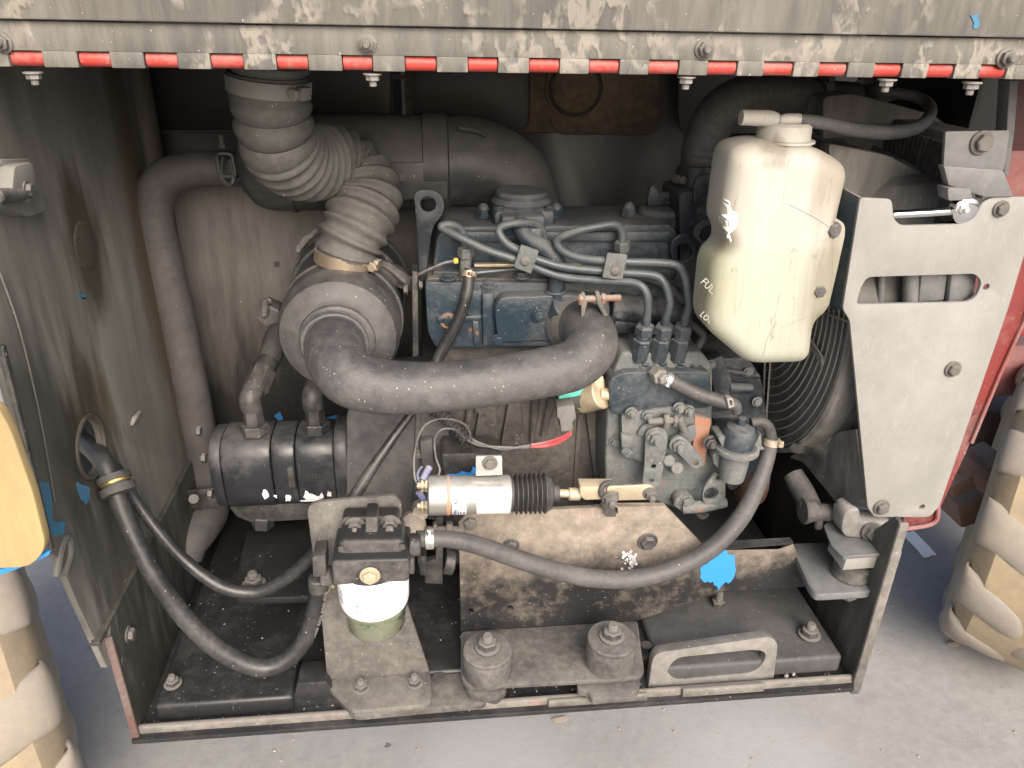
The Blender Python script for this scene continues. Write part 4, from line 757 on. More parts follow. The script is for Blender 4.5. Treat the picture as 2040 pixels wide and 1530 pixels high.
# header tank and top brackets
part('header_tank', [front([(1640, 192), (1700, 186), (1860, 228), (1905, 262), (1900, 380), (1700, 380), (1640, 300)], 1.0, .18, rnd=14, bev=.012, seg=3), tube([(1640, 198, 1.08), (1700, 200, 1.08)], 30, seg=24, res=2)], M['shroud'], ra)
part('filler_neck', cyl(PY(1745, 200, 1.10), PY(1745, 158, 1.10), .03), M['steel'], ra)
part('tank_rod', tube([(1738, 296, .96), (1810, 332, .92), (1892, 372, .88)], 7, seg=12, res=3), M['steel'], ra)
part('top_shroud', front([(1650, 285), (1770, 310), (1890, 375), (1895, 420), (1700, 420), (1660, 380)], .90, .06, rnd=12, bev=.008), M['shroud'], ra)
part('top_bracket', [front([(1884, 262), (2012, 260), (2000, 340), (1880, 332)], .80, .005, rnd=5), front([(1880, 330), (2000, 338), (2020, 392), (1965, 394), (1890, 370)], .796, .012, bev=.002), front([(1888, 374), (1934, 376), (1938, 398), (1890, 400)], .79, .02, rnd=5), front([(1962, 346), (1966, 350), (1958, 398), (1952, 396)], .81, .01)], M['greydark'], ra)
bolt(ra, 1955, 284, .799, 20, FR, 'hex', M['bolt'])
part('edge_post', front([(2012, 160), (2030, 160), (2022, 260), (2010, 350), (2000, 350)], .84, .02), M['greydark'], ra)
part('latch_rod', tube([(1776, 428, .808), (1850, 424, .808), (1900, 420, .808)], 9, seg=14, res=2), M['chrome'], ra)
part('rod_eye', lathe(PY(1914, 416, .812), FR, [(0, .012), (.0, .0155), (.010, .0155), (.012, .012), (.012, .006)], 24), M['chrome'], ra)
part('rod_bracket', front([(1876, 430), (1920, 425), (1925, 440), (1880, 442)], .83, .01), M['greydark'], ra)
bolt(ra, 1916, 416, .80, 12, FR, 'nut', M['brightzinc'])
part('slot_tube', cyl(PY(1815, 520, .83), PY(1812, 640, .83), .009), M['greydark'], ra)
part('slot_tube', cyl(PY(1758, 520, .835), PY(1752, 640, .835), .004), M['greydark'], ra)
part('slot_block', front([(1838, 530), (1892, 530), (1882, 600), (1830, 603)], .822, .012, bev=.003), M['greydark'], ra)
part('slot_block', front([(1898, 530), (1950, 530), (1940, 615), (1888, 612)], .815, .01, bev=.004), M['greydark'], ra)
# foot of the radiator
part('shroud_flank', prism([PY(1572, 911, .955), PY(1600, 921, .93), PY(1634, 962, .875), PY(1667, 1003, .826), PY(1700, 1010, .810), PY(1726, 1012, .806), PY(1705, 855, .808), PY(1660, 862, .87), PY(1620, 880, .92)], RT, .004, bev=.001), M['shroud'], ra)
part('shroud_foot', front([(1676, 1056), (1680, 1030), (1690, 1016), (1712, 1013), (1716, 1038), (1745, 1039), (1782, 1044), (1780, 1060), (1758, 1071), (1735, 1074), (1684, 1070)], .803, .03, rnd=7, bev=.003), mat('dusty_pale_shroud', (.07, .07, .066), (.34, .32, .28), .55, 8, .5, bump=.2, speck=.3), ra)
part('outlet_pipe', [cyl(PY(1612, 1020, .845), PY(1690, 1022, .845), .0125), cyl(PY(1632, 1030, .84), PY(1630, 1052, .84), .006)], M['rubber'], ra)
bolt(ra, 1736, 1058, .80, 18, FR, 'hex', M['bolt'])
part('fan_bracket', [front([(1588, 882), (1605, 874), (1624, 892), (1606, 912)], .90, .02, bev=.002), tube([(1584, 893, .885), (1606, 892, .90)], 11, seg=6, res=1)], M['steel'], ra)
ou = thing('lower_radiator_hose', 'short dusty black hose stub slanting below the fan shroud', 'hose', PY(1620, 1035, .86))
part('hose_body', tube([(1580, 945, .90), (1600, 980, .875), (1614, 1008, .85)], [20, 22, 21], seg=22), M['rubber'], ou)
part('hose_cuff', lathe(PY(1598, 1018, .845), RT, [(0, .0175), (.002, .019), (.012, .0165), (.017, .0155), (.018, .013)], 22), M['rubber'], ou)

# ================================================================ BIG MOUNT BRACKET
mb = thing('engine_bracket', 'large dusty black plate bracket bolted to the front of the engine', 'bracket', PY(1100, 1250, .83))
mbp = [(914, 1040), (930, 1024), (1180, 1012), (1325, 1008), (1408, 1094), (1440, 1096), (1550, 1094), (1580, 1084), (1622, 1168), (1440, 1178), (1272, 1236), (918, 1258)]
YM = .845
part('face_plate', front(mbp, YM, .008, holes=[chole(937, 1218, 7, YM, 14), chole(1016, 1212, 7, YM, 14), rp([(1200, 1005), (1228, 1003), (1232, 1024), (1206, 1028)], 5)], bev=.0015), M['bracket'], mb)
part('top_flange', [prism([PY(1408, 1094, YM), PY(1440, 1096, YM), PY(1550, 1094, YM), PY(1580, 1084, YM), PY(1580, 1084, YM)+BK*.012, PY(1408, 1094, YM)+BK*.012], UP, .003, bev=0)], M['tray'], mb)
part('arm_plate', flat([(1575, 1082), (1700, 1078), (1744, 1158), (1736, 1178), (1625, 1184), (1612, 1168)], PY(1600, 1120, YM).z+.012, .012, rnd=10, bev=.003), M['greydark'], mb)
zfoot = .735
ft = [Vector((PY(918, 1258, YM).x, YM+.004, zfoot)), Vector((PY(1272, 1236, YM).x, YM+.004, zfoot)), PZ(1284, 1340, zfoot), PZ(1270, 1350, zfoot), PZ(930, 1368, zfoot), PZ(918, 1350, zfoot)]
part('foot', [prism(rp(ft, .008), DN, .008, bev=.002)], M['mount'], mb)
part('foot_bend', [prism([PY(918, 1250, YM), PY(1272, 1230, YM), ft[1], ft[0]], BK, .008, bev=.001)], M['bracket'], mb)
for g in (flat([(925, 1360), (1000, 1352), (1010, 1372), (990, 1392), (935, 1380)], .722, .012, rnd=6), flat([(1150, 1352), (1276, 1338), (1274, 1372), (1255, 1384), (1180, 1392), (1170, 1376), (1150, 1372)], .722, .012, rnd=6), cyl(PZ(1218, 1320, .722), PZ(1218, 1320, .722)+UP*.012, .034)): part('lower_lug', g, M['mount'], mb)
for u, v, r, k in ((937, 1040, 15, 'head'), (1018, 1086, 14, 'hex'), (1290, 1078, 17, 'hex')): bolt(mb, u, v, YM-.001, r, FR, k, M['boltdark'] if u > 950 else M['bolt'])
part('catch_tab', [front([(1196, 1002), (1225, 1000), (1228, 1030), (1208, 1030)], YM-.012, .01, bev=.001)], M['steel'], mb)
pat = [(1432, 1096), (1463, 1094), (1468, 1103), (1488, 1110), (1498, 1135), (1492, 1158), (1470, 1168), (1430, 1172), (1395, 1158), (1396, 1140), (1412, 1128), (1424, 1118)]
patch('paint_patch', [(1410, 1096), (1447, 1096), (1450, 1104), (1463, 1106), (1464, 1127), (1466, 1134), (1461, 1151), (1456, 1158), (1450, 1162), (1446, 1158), (1441, 1163), (1436, 1168), (1431, 1175), (1428, 1167), (1422, 1165), (1421, 1158), (1414, 1160), (1409, 1157), (1405, 1160), (1399, 1156), (1395, 1150), (1396, 1142), (1394, 1132), (1400, 1126), (1410, 1122), (1412, 1110)], PY, YM, FR, M['blue'], mb)
for k in range(46):
    u, v = random.gauss(1254, 8), random.gauss(1114, 12); a = random.random()*3; s = random.uniform(1.2, 4)
    if abs(v-1114) > 24 or abs(u-1254) > 16: continue
    patch('bare_chip', [(u+s*math.cos(a+b_)*random.uniform(.6, 1.3), v+s*math.sin(a+b_)) for b_ in (0, 1.3, 2.4, 3.6, 5)], PY, YM, FR, M['flake'], mb)
# rubber engine mounts standing on the foot
for u, v, zt_, lab in ((971, 1292, .775, 'round rubber engine mount left of its twin, under the bracket'), (1219, 1270, .783, 'round rubber engine mount nearest the slotted tray handle')):
    p = PZ(u, v, zt_); rr = 50*SP(p)
    mt = thing('engine_mount', lab, 'engine mount', p+DN*.04, 'rubber mounts on the bracket foot')
    part('rubber_cushion', lathe(p+DN*.042, UP, [(0, rr*.98), (.02, rr*1.0), (.032, rr*1.02), (.036, rr*.97)], 36), M['mount'], mt)
    part('top_washer', lathe(p+DN*.008, UP, [(0, rr*.95), (.001, rr*.985), (.006, rr*.985), (.008, rr*.94), (.009, rr*.5)], 36), M['mount'], mt)
    bolt(mt, 0, 0, 0, 22, UP, 'nut', M['boltdark'], P=p+UP*.001, spin=.3)
# radiator isolator on the arm
iso = thing('radiator_mount', 'small rubber mount with a bent bracket under the radiator', 'mount', PY(1692, 1160, .81))
zi = PY(1600, 1120, YM).z+.012; ip = PZ(1693, 1145, zi)
part('rubber_cushion', lathe(ip, UP, [(0, .025), (.004, .026), (.010, .024), (.016, .025), (.022, .025)], 28), M['mount'], iso)
zb = PY(1690, 1106, ip.y-.03).z
part('bent_bracket', [flat([(1641, 1046), (1662, 1030), (1690, 1062), (1776, 1068), (1794, 1100), (1750, 1103), (1694, 1107), (1682, 1112), (1656, 1086)], zb, .004, rnd=4, bev=.001), front([(1690, 1107), (1793, 1100), (1794, 1106), (1692, 1114)], ip.y-.031, .003, bev=.001)], M['greydark'], iso)
part('mount_block', front([(1688, 1109), (1751, 1104), (1743, 1132), (1678, 1137)], ip.y-.028, .045, bev=.002), M['grey'], iso)
bolt(iso, 0, 0, 0, 15, DN, 'hex', M['bolt'], P=PZ(1690, 1182, zi-.02))

# ================================================================ HYDRAULIC PUMP
hp = thing('hydraulic_pump', 'black horizontal gear pump at the left end of the engine', 'pump', PY(560, 1010, 1.0))
A = PY(436, 928, 1.0); B_ = PY(690, 914, 1.0); zc_ = (A.z+B_.z)/2; rr = 80*S(560, 920, 1.0)
def pblock(x0, x1, k=1.0):
    o = []; n = 28
    for i in range(n):
        a = 2*math.pi*i/n; c_, s_ = math.cos(a), math.sin(a); e = 3.2
        o.append(Vector((x0, 1.0+rr*.80*k*math.copysign(abs(c_)**(2/e), c_), zc_+rr*k*math.copysign(abs(s_)**(2/e), s_))))
    return prism(o, RT, x1-x0, bev=.003, seg=2)
X0, X1 = A.x, B_.x; W_ = X1-X0
part('end_cap', pblock(X0, X0+.016, .96), M['pump'], hp)
part('rear_section', pblock(X0+.017, X0+W_*.46), M['pump'], hp)
part('middle_plate', pblock(X0+W_*.46+.001, X0+W_*.64, .985), M['pump'], hp)
part('front_section', pblock(X0+W_*.64+.001, X1-.012, 1.0), M['pump'], hp)
part('mounting_flange', pblock(X1-.011, X1+.008, 1.14), M['pump'], hp)
for v in (858, 912, 985): bolt(hp, 0, 0, 0, 12, LF, 'head', M['boltdark'], P=Vector((X0-.001, .955, PY(430, v, .955).z)))
ytop = .985; ztop = zc_+rr
for u, l in ((508, (533, 770, 1.02)), (630, (640, 790, 1.02))):
    x = PY(u, 850, ytop).x; q = Vector((x, ytop, ztop)); 
    ft_ = part('port_fitting', [cyl(q, q+UP*.016, .020, hexa=True), cyl(q+UP*.014, q+UP*.045, .014, hexa=True), tube3([q+UP*.04, q+UP*.058, q+UP*.075+BK*.03+RT*.01, q+UP*.09+BK*.07+RT*.02], [.015, .015, .015, .016], seg=16), cyl(q+UP*.062+BK*.012+RT*.004, q+UP*.08+BK*.042+RT*.013, .018, hexa=True)], M['steel'], hp)
    part('pressure_hose', tube3([q+UP*.085+BK*.06+RT*.018, q+UP*.115+BK*.10+RT*.03, q+UP*.13+BK*.15+RT*.06, q+UP*.13+BK*.2+RT*.12], .017, seg=16), M['rubber'], hp)
part('key_slot', [box(Vector((PY(567, 928, .92).x, 1.0-rr*.80, zc_+.004)), (.010, .006, .034)), box(Vector((PY(585, 918, .92).x, 1.0-rr*.80, zc_+.012)), (.003, .003, .03))], M['rubber'], hp)
part('bleed_plug', cyl(PY(524, 1025, 1.0), PY(524, 1048, 1.0), .017, hexa=True), M['pump'], hp)
yfp = 1.0-rr*.80-.0002
for pts in ([(523, 978), (528, 973), (534, 980), (536, 990), (528, 994), (523, 988)], [(605, 990), (608, 976), (616, 982), (636, 988), (640, 980), (646, 990), (632, 994), (610, 994)], [(570, 984), (580, 988), (578, 998), (568, 998)], [(653, 978), (660, 980), (660, 988), (652, 988)], [(598, 996), (640, 994), (636, 998), (600, 999)], [(545, 985), (552, 986), (552, 991), (546, 990)]):
    patch('bare_chip', ragged(pts, 1.2, 3), PY, yfp-.001, FR, M['flake'], hp)
st = []
for k in range(7):
    for j in range(2):
        st.append(box(PY(615+k*7.5, 945+j*8, yfp)+FR*.0002, (.0036, .0008, .0009), bev=0)); st.append(box(PY(615+k*7.5, 949+j*8, yfp)+FR*.0002, (.0030, .0008, .0008), bev=0))
part('stamped_marks', st, M['rubber'], hp)
part('pump_bracket', [front([(455, 1010), (640, 1000), (640, 1035), (500, 1042), (470, 1030)], .99, .06, bev=.003)], M['steel'], hp)
patch('paint_patch', ragged([(548, 830), (556, 818), (562, 826), (566, 836), (556, 838)], 2, 3), PY, YB-.01, FR, M['blue'], bay)
patch('paint_patch', ragged([(604, 806), (616, 800), (618, 816), (606, 818)], 2, 3), PY, YB-.01, FR, M['blue'], bay)
patch('paint_patch', ragged([(650, 830), (684, 822), (684, 836), (652, 838)], 2, 3), PY, YB-.01, FR, M['blue'], bay)

# ================================================================ FUEL FILTER
fb = thing('filter_bracket', 'upright taupe steel plate carrying the white fuel filter', 'bracket', PY(750, 1400, .80))
YP = .79
part('upright_plate', front([(611, 1014), (626, 1002), (785, 987), (800, 1000), (803, 1180), (856, 1340), (652, 1356), (641, 1240)], YP, .007, rnd=12, bev=.0015, only=(0, 1, 2, 3)), M['plate'], fb)
zfp = PY(750, 1349, YP).z
part('foot_plate', prism(rp([PY(652, 1352, YP)+BK*.006, PY(856, 1338, YP)+BK*.006, PZ(861, 1392, zfp), PZ(846, 1404, zfp), PZ(704, 1416, zfp), PZ(656, 1372, zfp)], .006), DN, .008, bev=.002), M['plate'], fb)
for u, v in ((720, 1372), (826, 1362)): bolt(fb, 0, 0, 0, 15, UP, 'nut', M['boltdark'], P=PZ(u, v, zfp+.0005))
ff = thing('fuel_filter', 'white spin-on fuel filter under a black cast head', 'fuel filter', PY(745, 1290, .77))
YH = .708
part('filter_head', [front([(660, 1118), (817, 1114), (815, 1160), (664, 1168)], YH, .065, bev=.004, seg=3), front([(676, 1078), (804, 1076), (806, 1118), (672, 1120)], YH+.014, .05, bev=.006, seg=3), front([(682, 1030), (796, 1028), (800, 1090), (676, 1090)], YH+.052, .02, rnd=10, bev=.004), front([(728, 1030), (752, 1030), (754, 1090), (726, 1090)], YH+.03, .03, bev=.003)], M['filterhead'], ff)
for g in (front([(672, 1090), (684, 1088), (686, 1100), (674, 1102)], YH+.012, .004), front([(795, 1085), (806, 1084), (808, 1096), (797, 1097)], YH+.012, .004), cyl(PY(815, 1085, YH+.03), PY(838, 1085, YH+.03), .0135), cyl(PY(640, 1148, YH+.03), PY(662, 1146, YH+.03), .012), cyl(PY(815, 1118, YH+.03), PY(826, 1118, YH+.03), .015)): part('port_boss', g, M['filterhead'], ff)
for u, v in ((708, 1048), (777, 1044)): bolt(ff, u, v, YH+.048, 19, FR, 'nut', M['boltdark'])
bolt(ff, 737, 1146, YH-.002, 17, FR, 'hex', M['yzinc'], name='drain_plug')
part('banjo_fitting', [front([(622, 1110), (648, 1106), (650, 1148), (624, 1150)], YH+.02, .03, rnd=4, bev=.003), cyl(PY(634, 1150, YH+.035), PY(635, 1175, YH+.035), .012)], M['steel'], ff)
ctop = PY(742, 1132, YH+.036); fax = UP; rf = 71*SP(ctop); hb = ctop.z - PY(742, 1237, YH-.003).z
cn = part('canister', lathe(ctop+DN*hb, UP, [(-.004, rf*.88), (0, rf*.955), (.006, rf*.985), (hb-.012, rf), (hb-.009, rf*.975), (hb-.004, rf*1.0), (hb+.004, rf*.97), (hb+.008, rf*.9)], 48), M['white'], ff)
part('top_gasket', lathe(ctop+UP*.004, UP, [(0, rf*.9), (.003, rf*.93), (.010, rf*.93), (.011, rf*.8)], 40), M['rubber'], ff)
bb = ctop+DN*(hb+.003)
bw_ = part('water_bowl', [lathe(bb+DN*.036, UP, [(-.002, rf*.3), (0, rf*.78), (.004, rf*.83), (.030, rf*.88), (.033, rf*.94), (.038, rf*.95)], 40)], M['bowl'], ff)
part('drain_tap', [cyl(bb+DN*.050+LF*.012, bb+DN*.034+LF*.012, .010, hexa=True), box(bb+DN*.043+LF*.022, (.016, .008, .012))], M['rubber'], bw_)
pb = []
def onfilter(ang, dz, wx, hz):
    d = Vector((math.sin(ang), -math.cos(ang), 0)); t_ = Vector((math.cos(ang), math.sin(ang), 0)); p = ctop+DN*dz+d*(rf*.995+.0002)
    return box(p, (wx, .0006, hz), rot=Matrix((t_, -d, UP)).transposed(), bev=0)
for k in range(6): pb.append(onfilter(-1.05+.05*(k % 2), .012+k*.0035, .011-.001*k, .0009))
cn_t = part('fine_print', pb, M['ink'], cn)
pb = [onfilter(a, z, w_, h_) for a, z, w_, h_ in ((-.42, .012, .012, .0007), (-.20, .015, .006, .0007), (-.40, .0225, .0045, .003), (-.41, .030, .003, .003), (-.12, .0235, .004, .002), (-.12, .0305, .006, .0012), (.1, .024, .0016, .0016), (.32, .0245, .001, .001))]
part('blue_print', pb, M['blueink'], cn)

# ================================================================ THROTTLE SOLENOID
sol = thing('throttle_solenoid', 'zinc cylinder solenoid with white labels and rubber bellows', 'solenoid', PY(940, 1030, .83))
YS = .835; c0_ = PY(852, 987, YS); c1_ = PY(1016, 984, YS); sx = (c1_-c0_).normalized(); rs = 40*SP(c0_); LL = (c1_-c0_).length
part('body', lathe(c0_, sx, [(0, rs*.93), (.002, rs), (LL*.235, rs), (LL*.24, rs*.97), (LL-.003, rs*.97), (LL, rs*.92)], 40), M['zinc'], sol)
part('orange_ring', lathe(c0_+sx*LL*.225, sx, [(0, rs), (.0005, rs*1.015), (.004, rs*1.015), (.0045, rs)], 40), M['orange'], sol)
part('bellows', lathe(c1_-sx*.001, sx, [(0, rs*.92), (.004, rs*.92)]+[(.004+.0062*k+o, rs*q) for k in range(7) for o, q in ((.0012, .80), (.0048, 1.03), (.0056, 1.03))]+[(.049, rs*.95), (.055, rs*.82), (.058, rs*.45), (.066, rs*.40)], 40), M['rubber'], sol)
def onsol(x, z, wx, hz, k=.97, off=.0003):   # curved label between angles
    n = 10; bm = bmesh.new(); a0_, a1_ = z; rows = []
    for i in range(n+1):
        a = a0_+(a1_-a0_)*i/n; d = Vector((0, -math.cos(a), math.sin(a)))
        rows.append((bm.verts.new(c0_+sx*x+d*(rs*k+off)), bm.verts.new(c0_+sx*(x+wx)+d*(rs*k+off))))
    for i in range(n): bm.faces.new((rows[i][0], rows[i][1], rows[i+1][1], rows[i+1][0]))
    bmesh.ops.recalc_face_normals(bm, faces=bm.faces[:])
    return bm
lb = part('label', onsol(LL*.29, (-1.15, .42), LL*.165, 0), M['label'], sol)
part('label', onsol(LL*.58, (-1.2, .62), LL*.40, 0), M['label'], sol)
def soltext(txt, size, x, amid):
    b = text_bm(txt, size)
    for q in b.verts:
        a = amid+q.co.x/rs; d = Vector((0, -math.cos(a), math.sin(a))); q.co = c0_+sx*(x-q.co.y)+d*(rs*.97+.0006+q.co.z)
    return b
part('lettering', soltext('TROMBETTA', .0062, LL*.325, -.42), M['ink'], lb, smooth=False)
part('fine_print', [soltext('I I I I I I I I I I I I I', .0022, LL*.36, -.4), soltext('l1 l1l  ll l1ll', .0038, LL*.39, -.35), soltext('l1l lll   l ll l', .0038, LL*.43, -.35)], M['ink'], lb, smooth=False)
part('emblem', [tube3(ring(c0_+sx*LL*.325+Vector((0, -math.cos(.28), math.sin(.28)))*(rs*.97+.0006), Vector((0, -math.cos(.28), math.sin(.28))), .0030, 16)+ring(c0_+sx*LL*.325+Vector((0, -math.cos(.28), math.sin(.28)))*(rs*.97+.0006), Vector((0, -math.cos(.28), math.sin(.28))), .0030, 16)[:1], .0006, seg=6, res=1)], M['ink'], lb)
part('mounting_tab', front([(948, 910), (1000, 909), (1001, 946), (948, 948)], YS-.004, .004, rnd=2), M['brightzinc'], sol)
bolt(sol, 976, 922, YS-.005, 13, FR, 'hex', M['bolt'])
for v in (967, 1008):
    part('terminal', [cyl(PY(830, v, YS), PY(854, v, YS), .0045, seg=12), cyl(PY(838, v, YS), PY(844, v, YS), .009, hexa=True), cyl(PY(846, v, YS), PY(852, v, YS), .009, hexa=True)], M['yzinc'], sol)
rod0 = c1_+sx*.062
part('plunger_rod', [cyl(rod0, PY(1160, 984, YS), .0055), cyl(PY(1132, 984, YS), PY(1156, 984, YS), .0085)], M['yzinc'], sol)
part('clevis', [front([(1156, 970), (1225, 970), (1225, 994), (1165, 996), (1156, 988)], YS-.012, .02, rnd=3, bev=.002)], M['yzinc'], sol)
lk = thing('throttle_link', 'flat yellow zinc link bar joining solenoid rod to pump lever', 'linkage', PY(1250, 1000, YS))
part('link_bar', front([(1208, 970), (1298, 966), (1310, 980), (1304, 996), (1212, 998)], YS-.018, .004, rnd=8), M['yzinc'], lk)
for u, v, r in ((1216, 996, 15), (1296, 986, 14)): bolt(lk, u, v-4, YS-.018, r, Vector((0, -1, -.25)).normalized(), 'nut', M['bolt'])
part('rubber_boot', [tube3(ring(PY(1213, 978, YS-.014), Vector((0, -1, .4)).normalized(), .0105, 16)+ring(PY(1213, 978, YS-.014), Vector((0, -1, .4)).normalized(), .0105, 16)[:1], .004, seg=8, res=1)], M['rubber'], lk)
# wiring
wr = thing('wiring_loom', 'thin wires in black coiled sleeving above the solenoid', 'wiring', PY(950, 895, .93))
loom = [PY(858, 812, .93), PY(885, 830, .925), (PY(905, 850, .92)), PY(928, 875, .915)]
part('coiled_sleeve', spiral(loom, .0085, .0014, 22), M['rubber'], wr)
part('sleeve_core', tube3(loom, .0068, seg=12), M['rubber'], wr)
for k, dv in enumerate((-4, 0, 4)):
    part('black_wire', tube([(930, 872+dv, .915), (955, 885+dv*.6, .91), (1000, 893-dv*.5, .91), (1050, 890+dv*.4, .905), (1090, 884-dv*.4, .90)], 2.6, seg=8), M['blackwire'], wr)
for dv in (-3, 4): part('red_wire', tube([(1058, 888+dv*.4, .90), (1090, 884+dv, .90), (1115, 876+dv, .895), (1138, 862+dv*.6, .89)], 3.2, seg=8), M['redwire'], wr)
part('plug', [front([(1110, 812), (1144, 806), (1148, 834), (1140, 840), (1142, 858), (1118, 860), (1116, 838), (1110, 830)], .875, .022, rnd=3, bev=.002)], M['conn'], wr)
part('thin_wire', tube([(940, 878, .905), (930, 850, .89), (900, 836, .88), (862, 838, .88), (838, 860, .875), (826, 905, .865), (826, 950, .85), (834, 966, .84)], 2.2, seg=8), M['blackwire'], wr)
part('thin_wire', tube([(925, 872, .90), (905, 856, .89), (880, 856, .88), (866, 876, .88), (868, 910, .875), (876, 935, .87), (872, 950, .86)], 2.2, seg=8), M['blackwire'], wr)
part('terminal_lug', [tube3([PY(856, 930, .85), PY(850, 940, .845), PY(843, 955, .84)], .0045, seg=10), tube3([PY(840, 930, .85), PY(832, 945, .85), PY(836, 960, .845)], .0018, seg=8), tube3([PY(834, 980, .838), PY(842, 992, .838), PY(846, 1002, .838)], .0045, seg=10)], M['bluewire'], wr)
# clay lump and small bracket beside the filter
cl = thing('linkage_bracket', 'small black steel bracket beside the fuel filter and solenoid', 'bracket', PY(865, 1160, .84))
part('bracket_plate', [front([(868, 1030), (884, 1030), (882, 1165), (846, 1163), (848, 1120), (868, 1115)], .855, .012, bev=.002), front([(830, 1110), (850, 1108), (852, 1148), (836, 1148)], .85, .02, bev=.003), cyl(PY(884, 1115, .87), PY(905, 1118, .87), .02)], M['steel'], cl)
part('clamp_bolt', [cyl(PY(848, 1056, .848), PY(925, 1056, .848), .0058, seg=12), cyl(PY(888, 1056, .848), PY(902, 1056, .848), .012, hexa=True), cyl(PY(862, 1056, .848), PY(870, 1056, .848), .012, hexa=True)], M['bolt'], cl)
part('clay_lump', [lathe(PY(825, 1048, .85), Vector((.2, -1, .3)), [(-.02, .016), (-.004, .018), (.004, .013), (.008, .006)], 9), lathe(PY(838, 1020, .86), Vector((0, -1, .3)), [(-.02, .013), (.004, .011), (.006, .005)], 8)], M['clay'], cl)

# ================================================================ RIGHT SIDE: RED FRAME, TYRES, YELLOW COVER
rf_ = thing('red_frame', 'red painted steel frame edge behind the grey cover plate', 'frame', PY(1850, 1050, .9))
part('frame_plate', [prism([PY(2110, 300, .87), PY(2060, 580, .87), PY(1990, 745, .87), PY(1935, 880, .87), PY(1866, 1030, .87), PY(1864, 1044, .87), PY(1800, 1052, .87), PY(1800, 1030, .87), PY(1900, 700, .87), PY(2000, 300, .87)], BK, .006, bev=.0015)], M['redframe'], rf_)
part('frame_lip', tube([(2120, 330, .868), (2062, 580, .868), (1992, 745, .868), (1935, 882, .868)], 4, seg=8, res=3), M['redpale'], rf_)
part('bottom_lip', tube([(1866, 985, .868), (1868, 1030, .866), (1850, 1046, .866), (1800, 1054, .866)], 4.5, seg=8, res=4), M['redpale'], rf_)
part('upper_panel', front([(2008, 150), (2100, 150), (2100, 352), (2004, 348)], 1.0, .01), mat('maroon_paint', (.10, .03, .028), (.22, .14, .12), .35, 14, .5), rf_)
cs = thing('chassis', 'faded red axle frame under the machine at the right', 'chassis', PZ(1980, 960, .2))
part('cross_beam', box(PY(2180, 705, 1.75), (.9, .2, .16), bev=.03), M['redpale'], cs)
part('upper_beam', box(PY(2200, 640, 1.55), (.7, .1, .03), bev=.006), M['redframe'], cs)
part('axle_box', box(PY(2080, 850, 1.95), (.7, .3, .3), bev=.03), mat('dark_red_axle', (.09, .04, .042), (.2, .14, .13), .4, 9, .6), cs)
part('axle_arm', [tube3([PY(1900, 905, 1.6), PY(1950, 945, 1.55), PY(2020, 985, 1.5)], .035, seg=10, res=3), box(PY(1930, 935, 1.58), (.16, .1, .05), rot=Matrix.Rotation(-.5, 3, 'Y'), bev=.01), box(PY(1945, 990, 1.62), (.16, .1, .09), rot=Matrix.Rotation(-.4, 3, 'Y'), bev=.012)], mat('brown_axle', (.20, .12, .09), (.33, .24, .19), .4, 12, .7), cs)

def tyre(label, centre, r, wd, yaw, ph, n=13, skew=1):
    ax = Vector((math.cos(yaw), math.sin(yaw), 0)); t = thing('tyre', label, 'tyre', Vector((centre.x, centre.y, 0)), 'muddy tyres beside the machine')
    h = wd/2
    part('carcass', lathe(centre-ax*h, ax, [(.02, r*.45), (.0, r*.6), (.004, r*.80), (.02, r*.90), (.05, r*.955), (h, r*.97), (wd-.05, r*.955), (wd-.02, r*.90), (wd-.004, r*.80), (wd, r*.6), (wd-.02, r*.45)], 72), M['tyre'], t)
    e = UP; f = ax.cross(e)
    for k in range(n):
        for sd_ in (-1, 1):
            a0_ = 2*math.pi*(k+(.5 if sd_ > 0 else 0))/n+ph; pts_in, pts_out = [], []
            bm = bmesh.new(); rows = []
            for q, (xx, rad_, da) in enumerate(((-.02*sd_, .995, .20), (.05*sd_, 1.0, .10), (h*.72*sd_, .99, .02), ((h-.004)*sd_, .955, .0), ((h+.008)*sd_, .86, -.01), ((h+.004)*sd_, .78, -.01))):
                a = a0_+da*skew; wa = .14 if q < 3 else .15
                def P_(aa, rr_): return centre+ax*xx+(e*math.cos(aa)+f*math.sin(aa))*r*rr_
                dp = .11 if q < 4 else .03
                if q >= 4:
                    rows.append([bm.verts.new(P_(a-wa, rad_)), bm.verts.new(P_(a+wa, rad_)), bm.verts.new(P_(a+wa*1.2, rad_)-ax*sd_*.03), bm.verts.new(P_(a-wa*1.2, rad_)-ax*sd_*.03)])
                else:
                    rows.append([bm.verts.new(P_(a-wa, rad_)), bm.verts.new(P_(a+wa, rad_)), bm.verts.new(P_(a+wa*1.3, rad_-dp)), bm.verts.new(P_(a-wa*1.3, rad_-dp))])
            for i in range(len(rows)-1):
                for j in range(4): bm.faces.new((rows[i][j], rows[i][(j+1) % 4], rows[i+1][(j+1) % 4], rows[i+1][j]))
            bm.faces.new(rows[0][::-1]); bm.faces.new(rows[-1]); bmesh.ops.recalc_face_normals(bm, faces=bm.faces[:])
            lg = part('lug', bm, M['lug'], t, ang=180); sm_ = lg.modifiers.new('worn_rounding', 'SUBSURF'); sm_.levels = 2; sm_.render_levels = 2
    return t
q = ray(-120, 1260); k_ = None
tyre('muddy yellow and grey tyre at the lower left beside the yellow cover', Vector((-.96, 1.22, .42)), .42, .32, math.radians(31), .1, skew=.6)
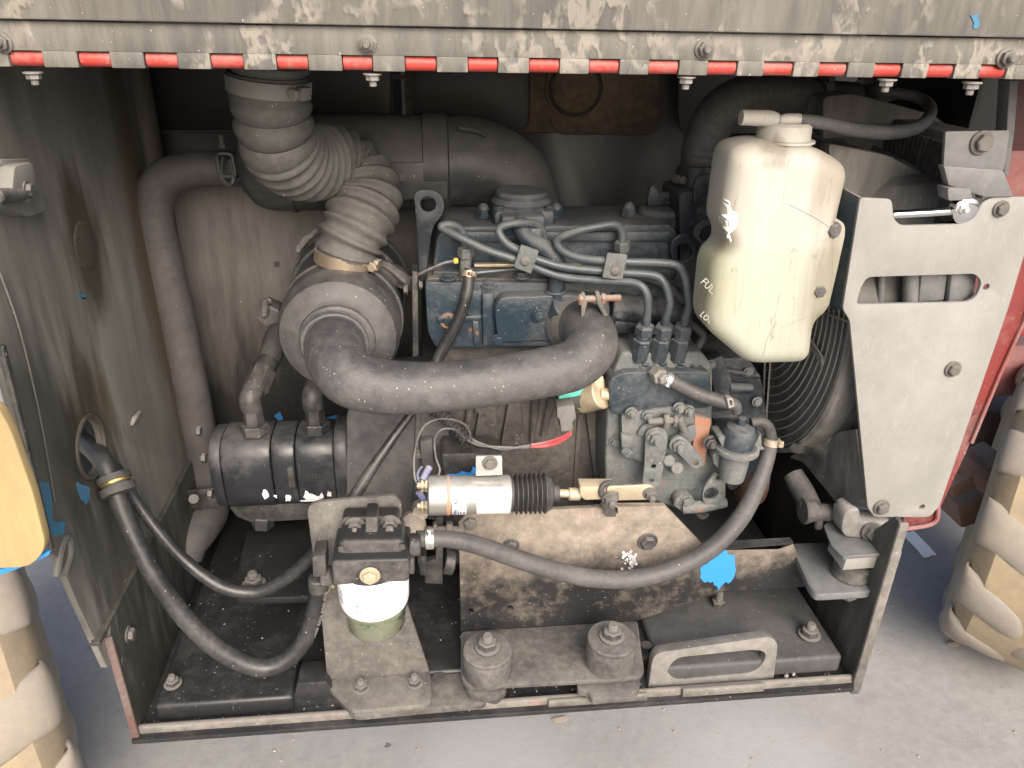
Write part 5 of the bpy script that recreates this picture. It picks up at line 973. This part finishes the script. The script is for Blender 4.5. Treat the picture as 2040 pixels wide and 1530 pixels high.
tyre('brown and grey muddy tyre at the right edge of the picture', Vector((1.56, 1.48, .40)), .40, .30, math.radians(-40), .25)

yc = thing('side_cover', 'yellow painted cover with blue chipped edges at the left', 'cover', PY(0, 1140, .62))
part('yellow_panel', front([(-60, 800), (-4, 812), (22, 860), (66, 985), (90, 1082), (84, 1105), (60, 1128), (30, 1132), (-60, 1134)], .62, .012, rnd=14, bev=.005, seg=3), M['yellow'], yc)
part('edge_strip', [prism([PY(-4, 690, .63), PY(6, 692, .63), PY(52, 880, .63), PY(104, 1096, .63), PY(97, 1104, .63), PY(44, 884, .63), PY(-4, 712, .63)], BK, .006, bev=.001)], M['steel'], yc)
part('lower_strip', [prism([PY(100, 1098, .628), PY(98, 1106, .628), PY(74, 1118, .628), PY(30, 1136, .628), PY(-40, 1160, .628), PY(-40, 1150, .628), PY(70, 1110, .628)], BK, .008, bev=.001)], M['blue'], yc)
patch('paint_patch', ragged([(71, 1010), (80, 1014), (92, 1072), (90, 1094), (84, 1078)], 1.5, 3), PY, .6295, FR, M['blue'], yc)

# leaves on the ground
for u, v, lab in ((1900, 1283, 'pale dry leaf on the concrete beside the right tyre'), (1116, 1433, 'brown dry leaf on the concrete below the tray sill')):
    p = PZ(u, v, .006); b = bmesh.new(); n = 9; s = .012
    lp_ = [p+Vector((s*1.6*math.cos(2*math.pi*i/n), s*.7*math.sin(2*math.pi*i/n)*(1+.3*math.cos(i)), .002*math.sin(i*2))) for i in range(n)]
    b = prism(lp_, UP, .001, bev=0); tag(part('dry_leaf', b, M['leaf']), lab, 'leaf')
pb_ = []
for i in range(260):
    p = Vector((random.uniform(-.9, 1.5), random.uniform(.85, 2.2), 0)); q = random.choice((.0012, .0016, .0022, .0035))
    pb_.append(box(p+UP*q*.3, (q*random.uniform(1, 2), q*1.2, q), rot=Matrix.Rotation(random.random()*3, 3, 'Z'), bev=0))
g_ = part('ground_grit', pb_, M['clay']); g_['kind'] = 'stuff'
scn.cycles.max_bounces = 8
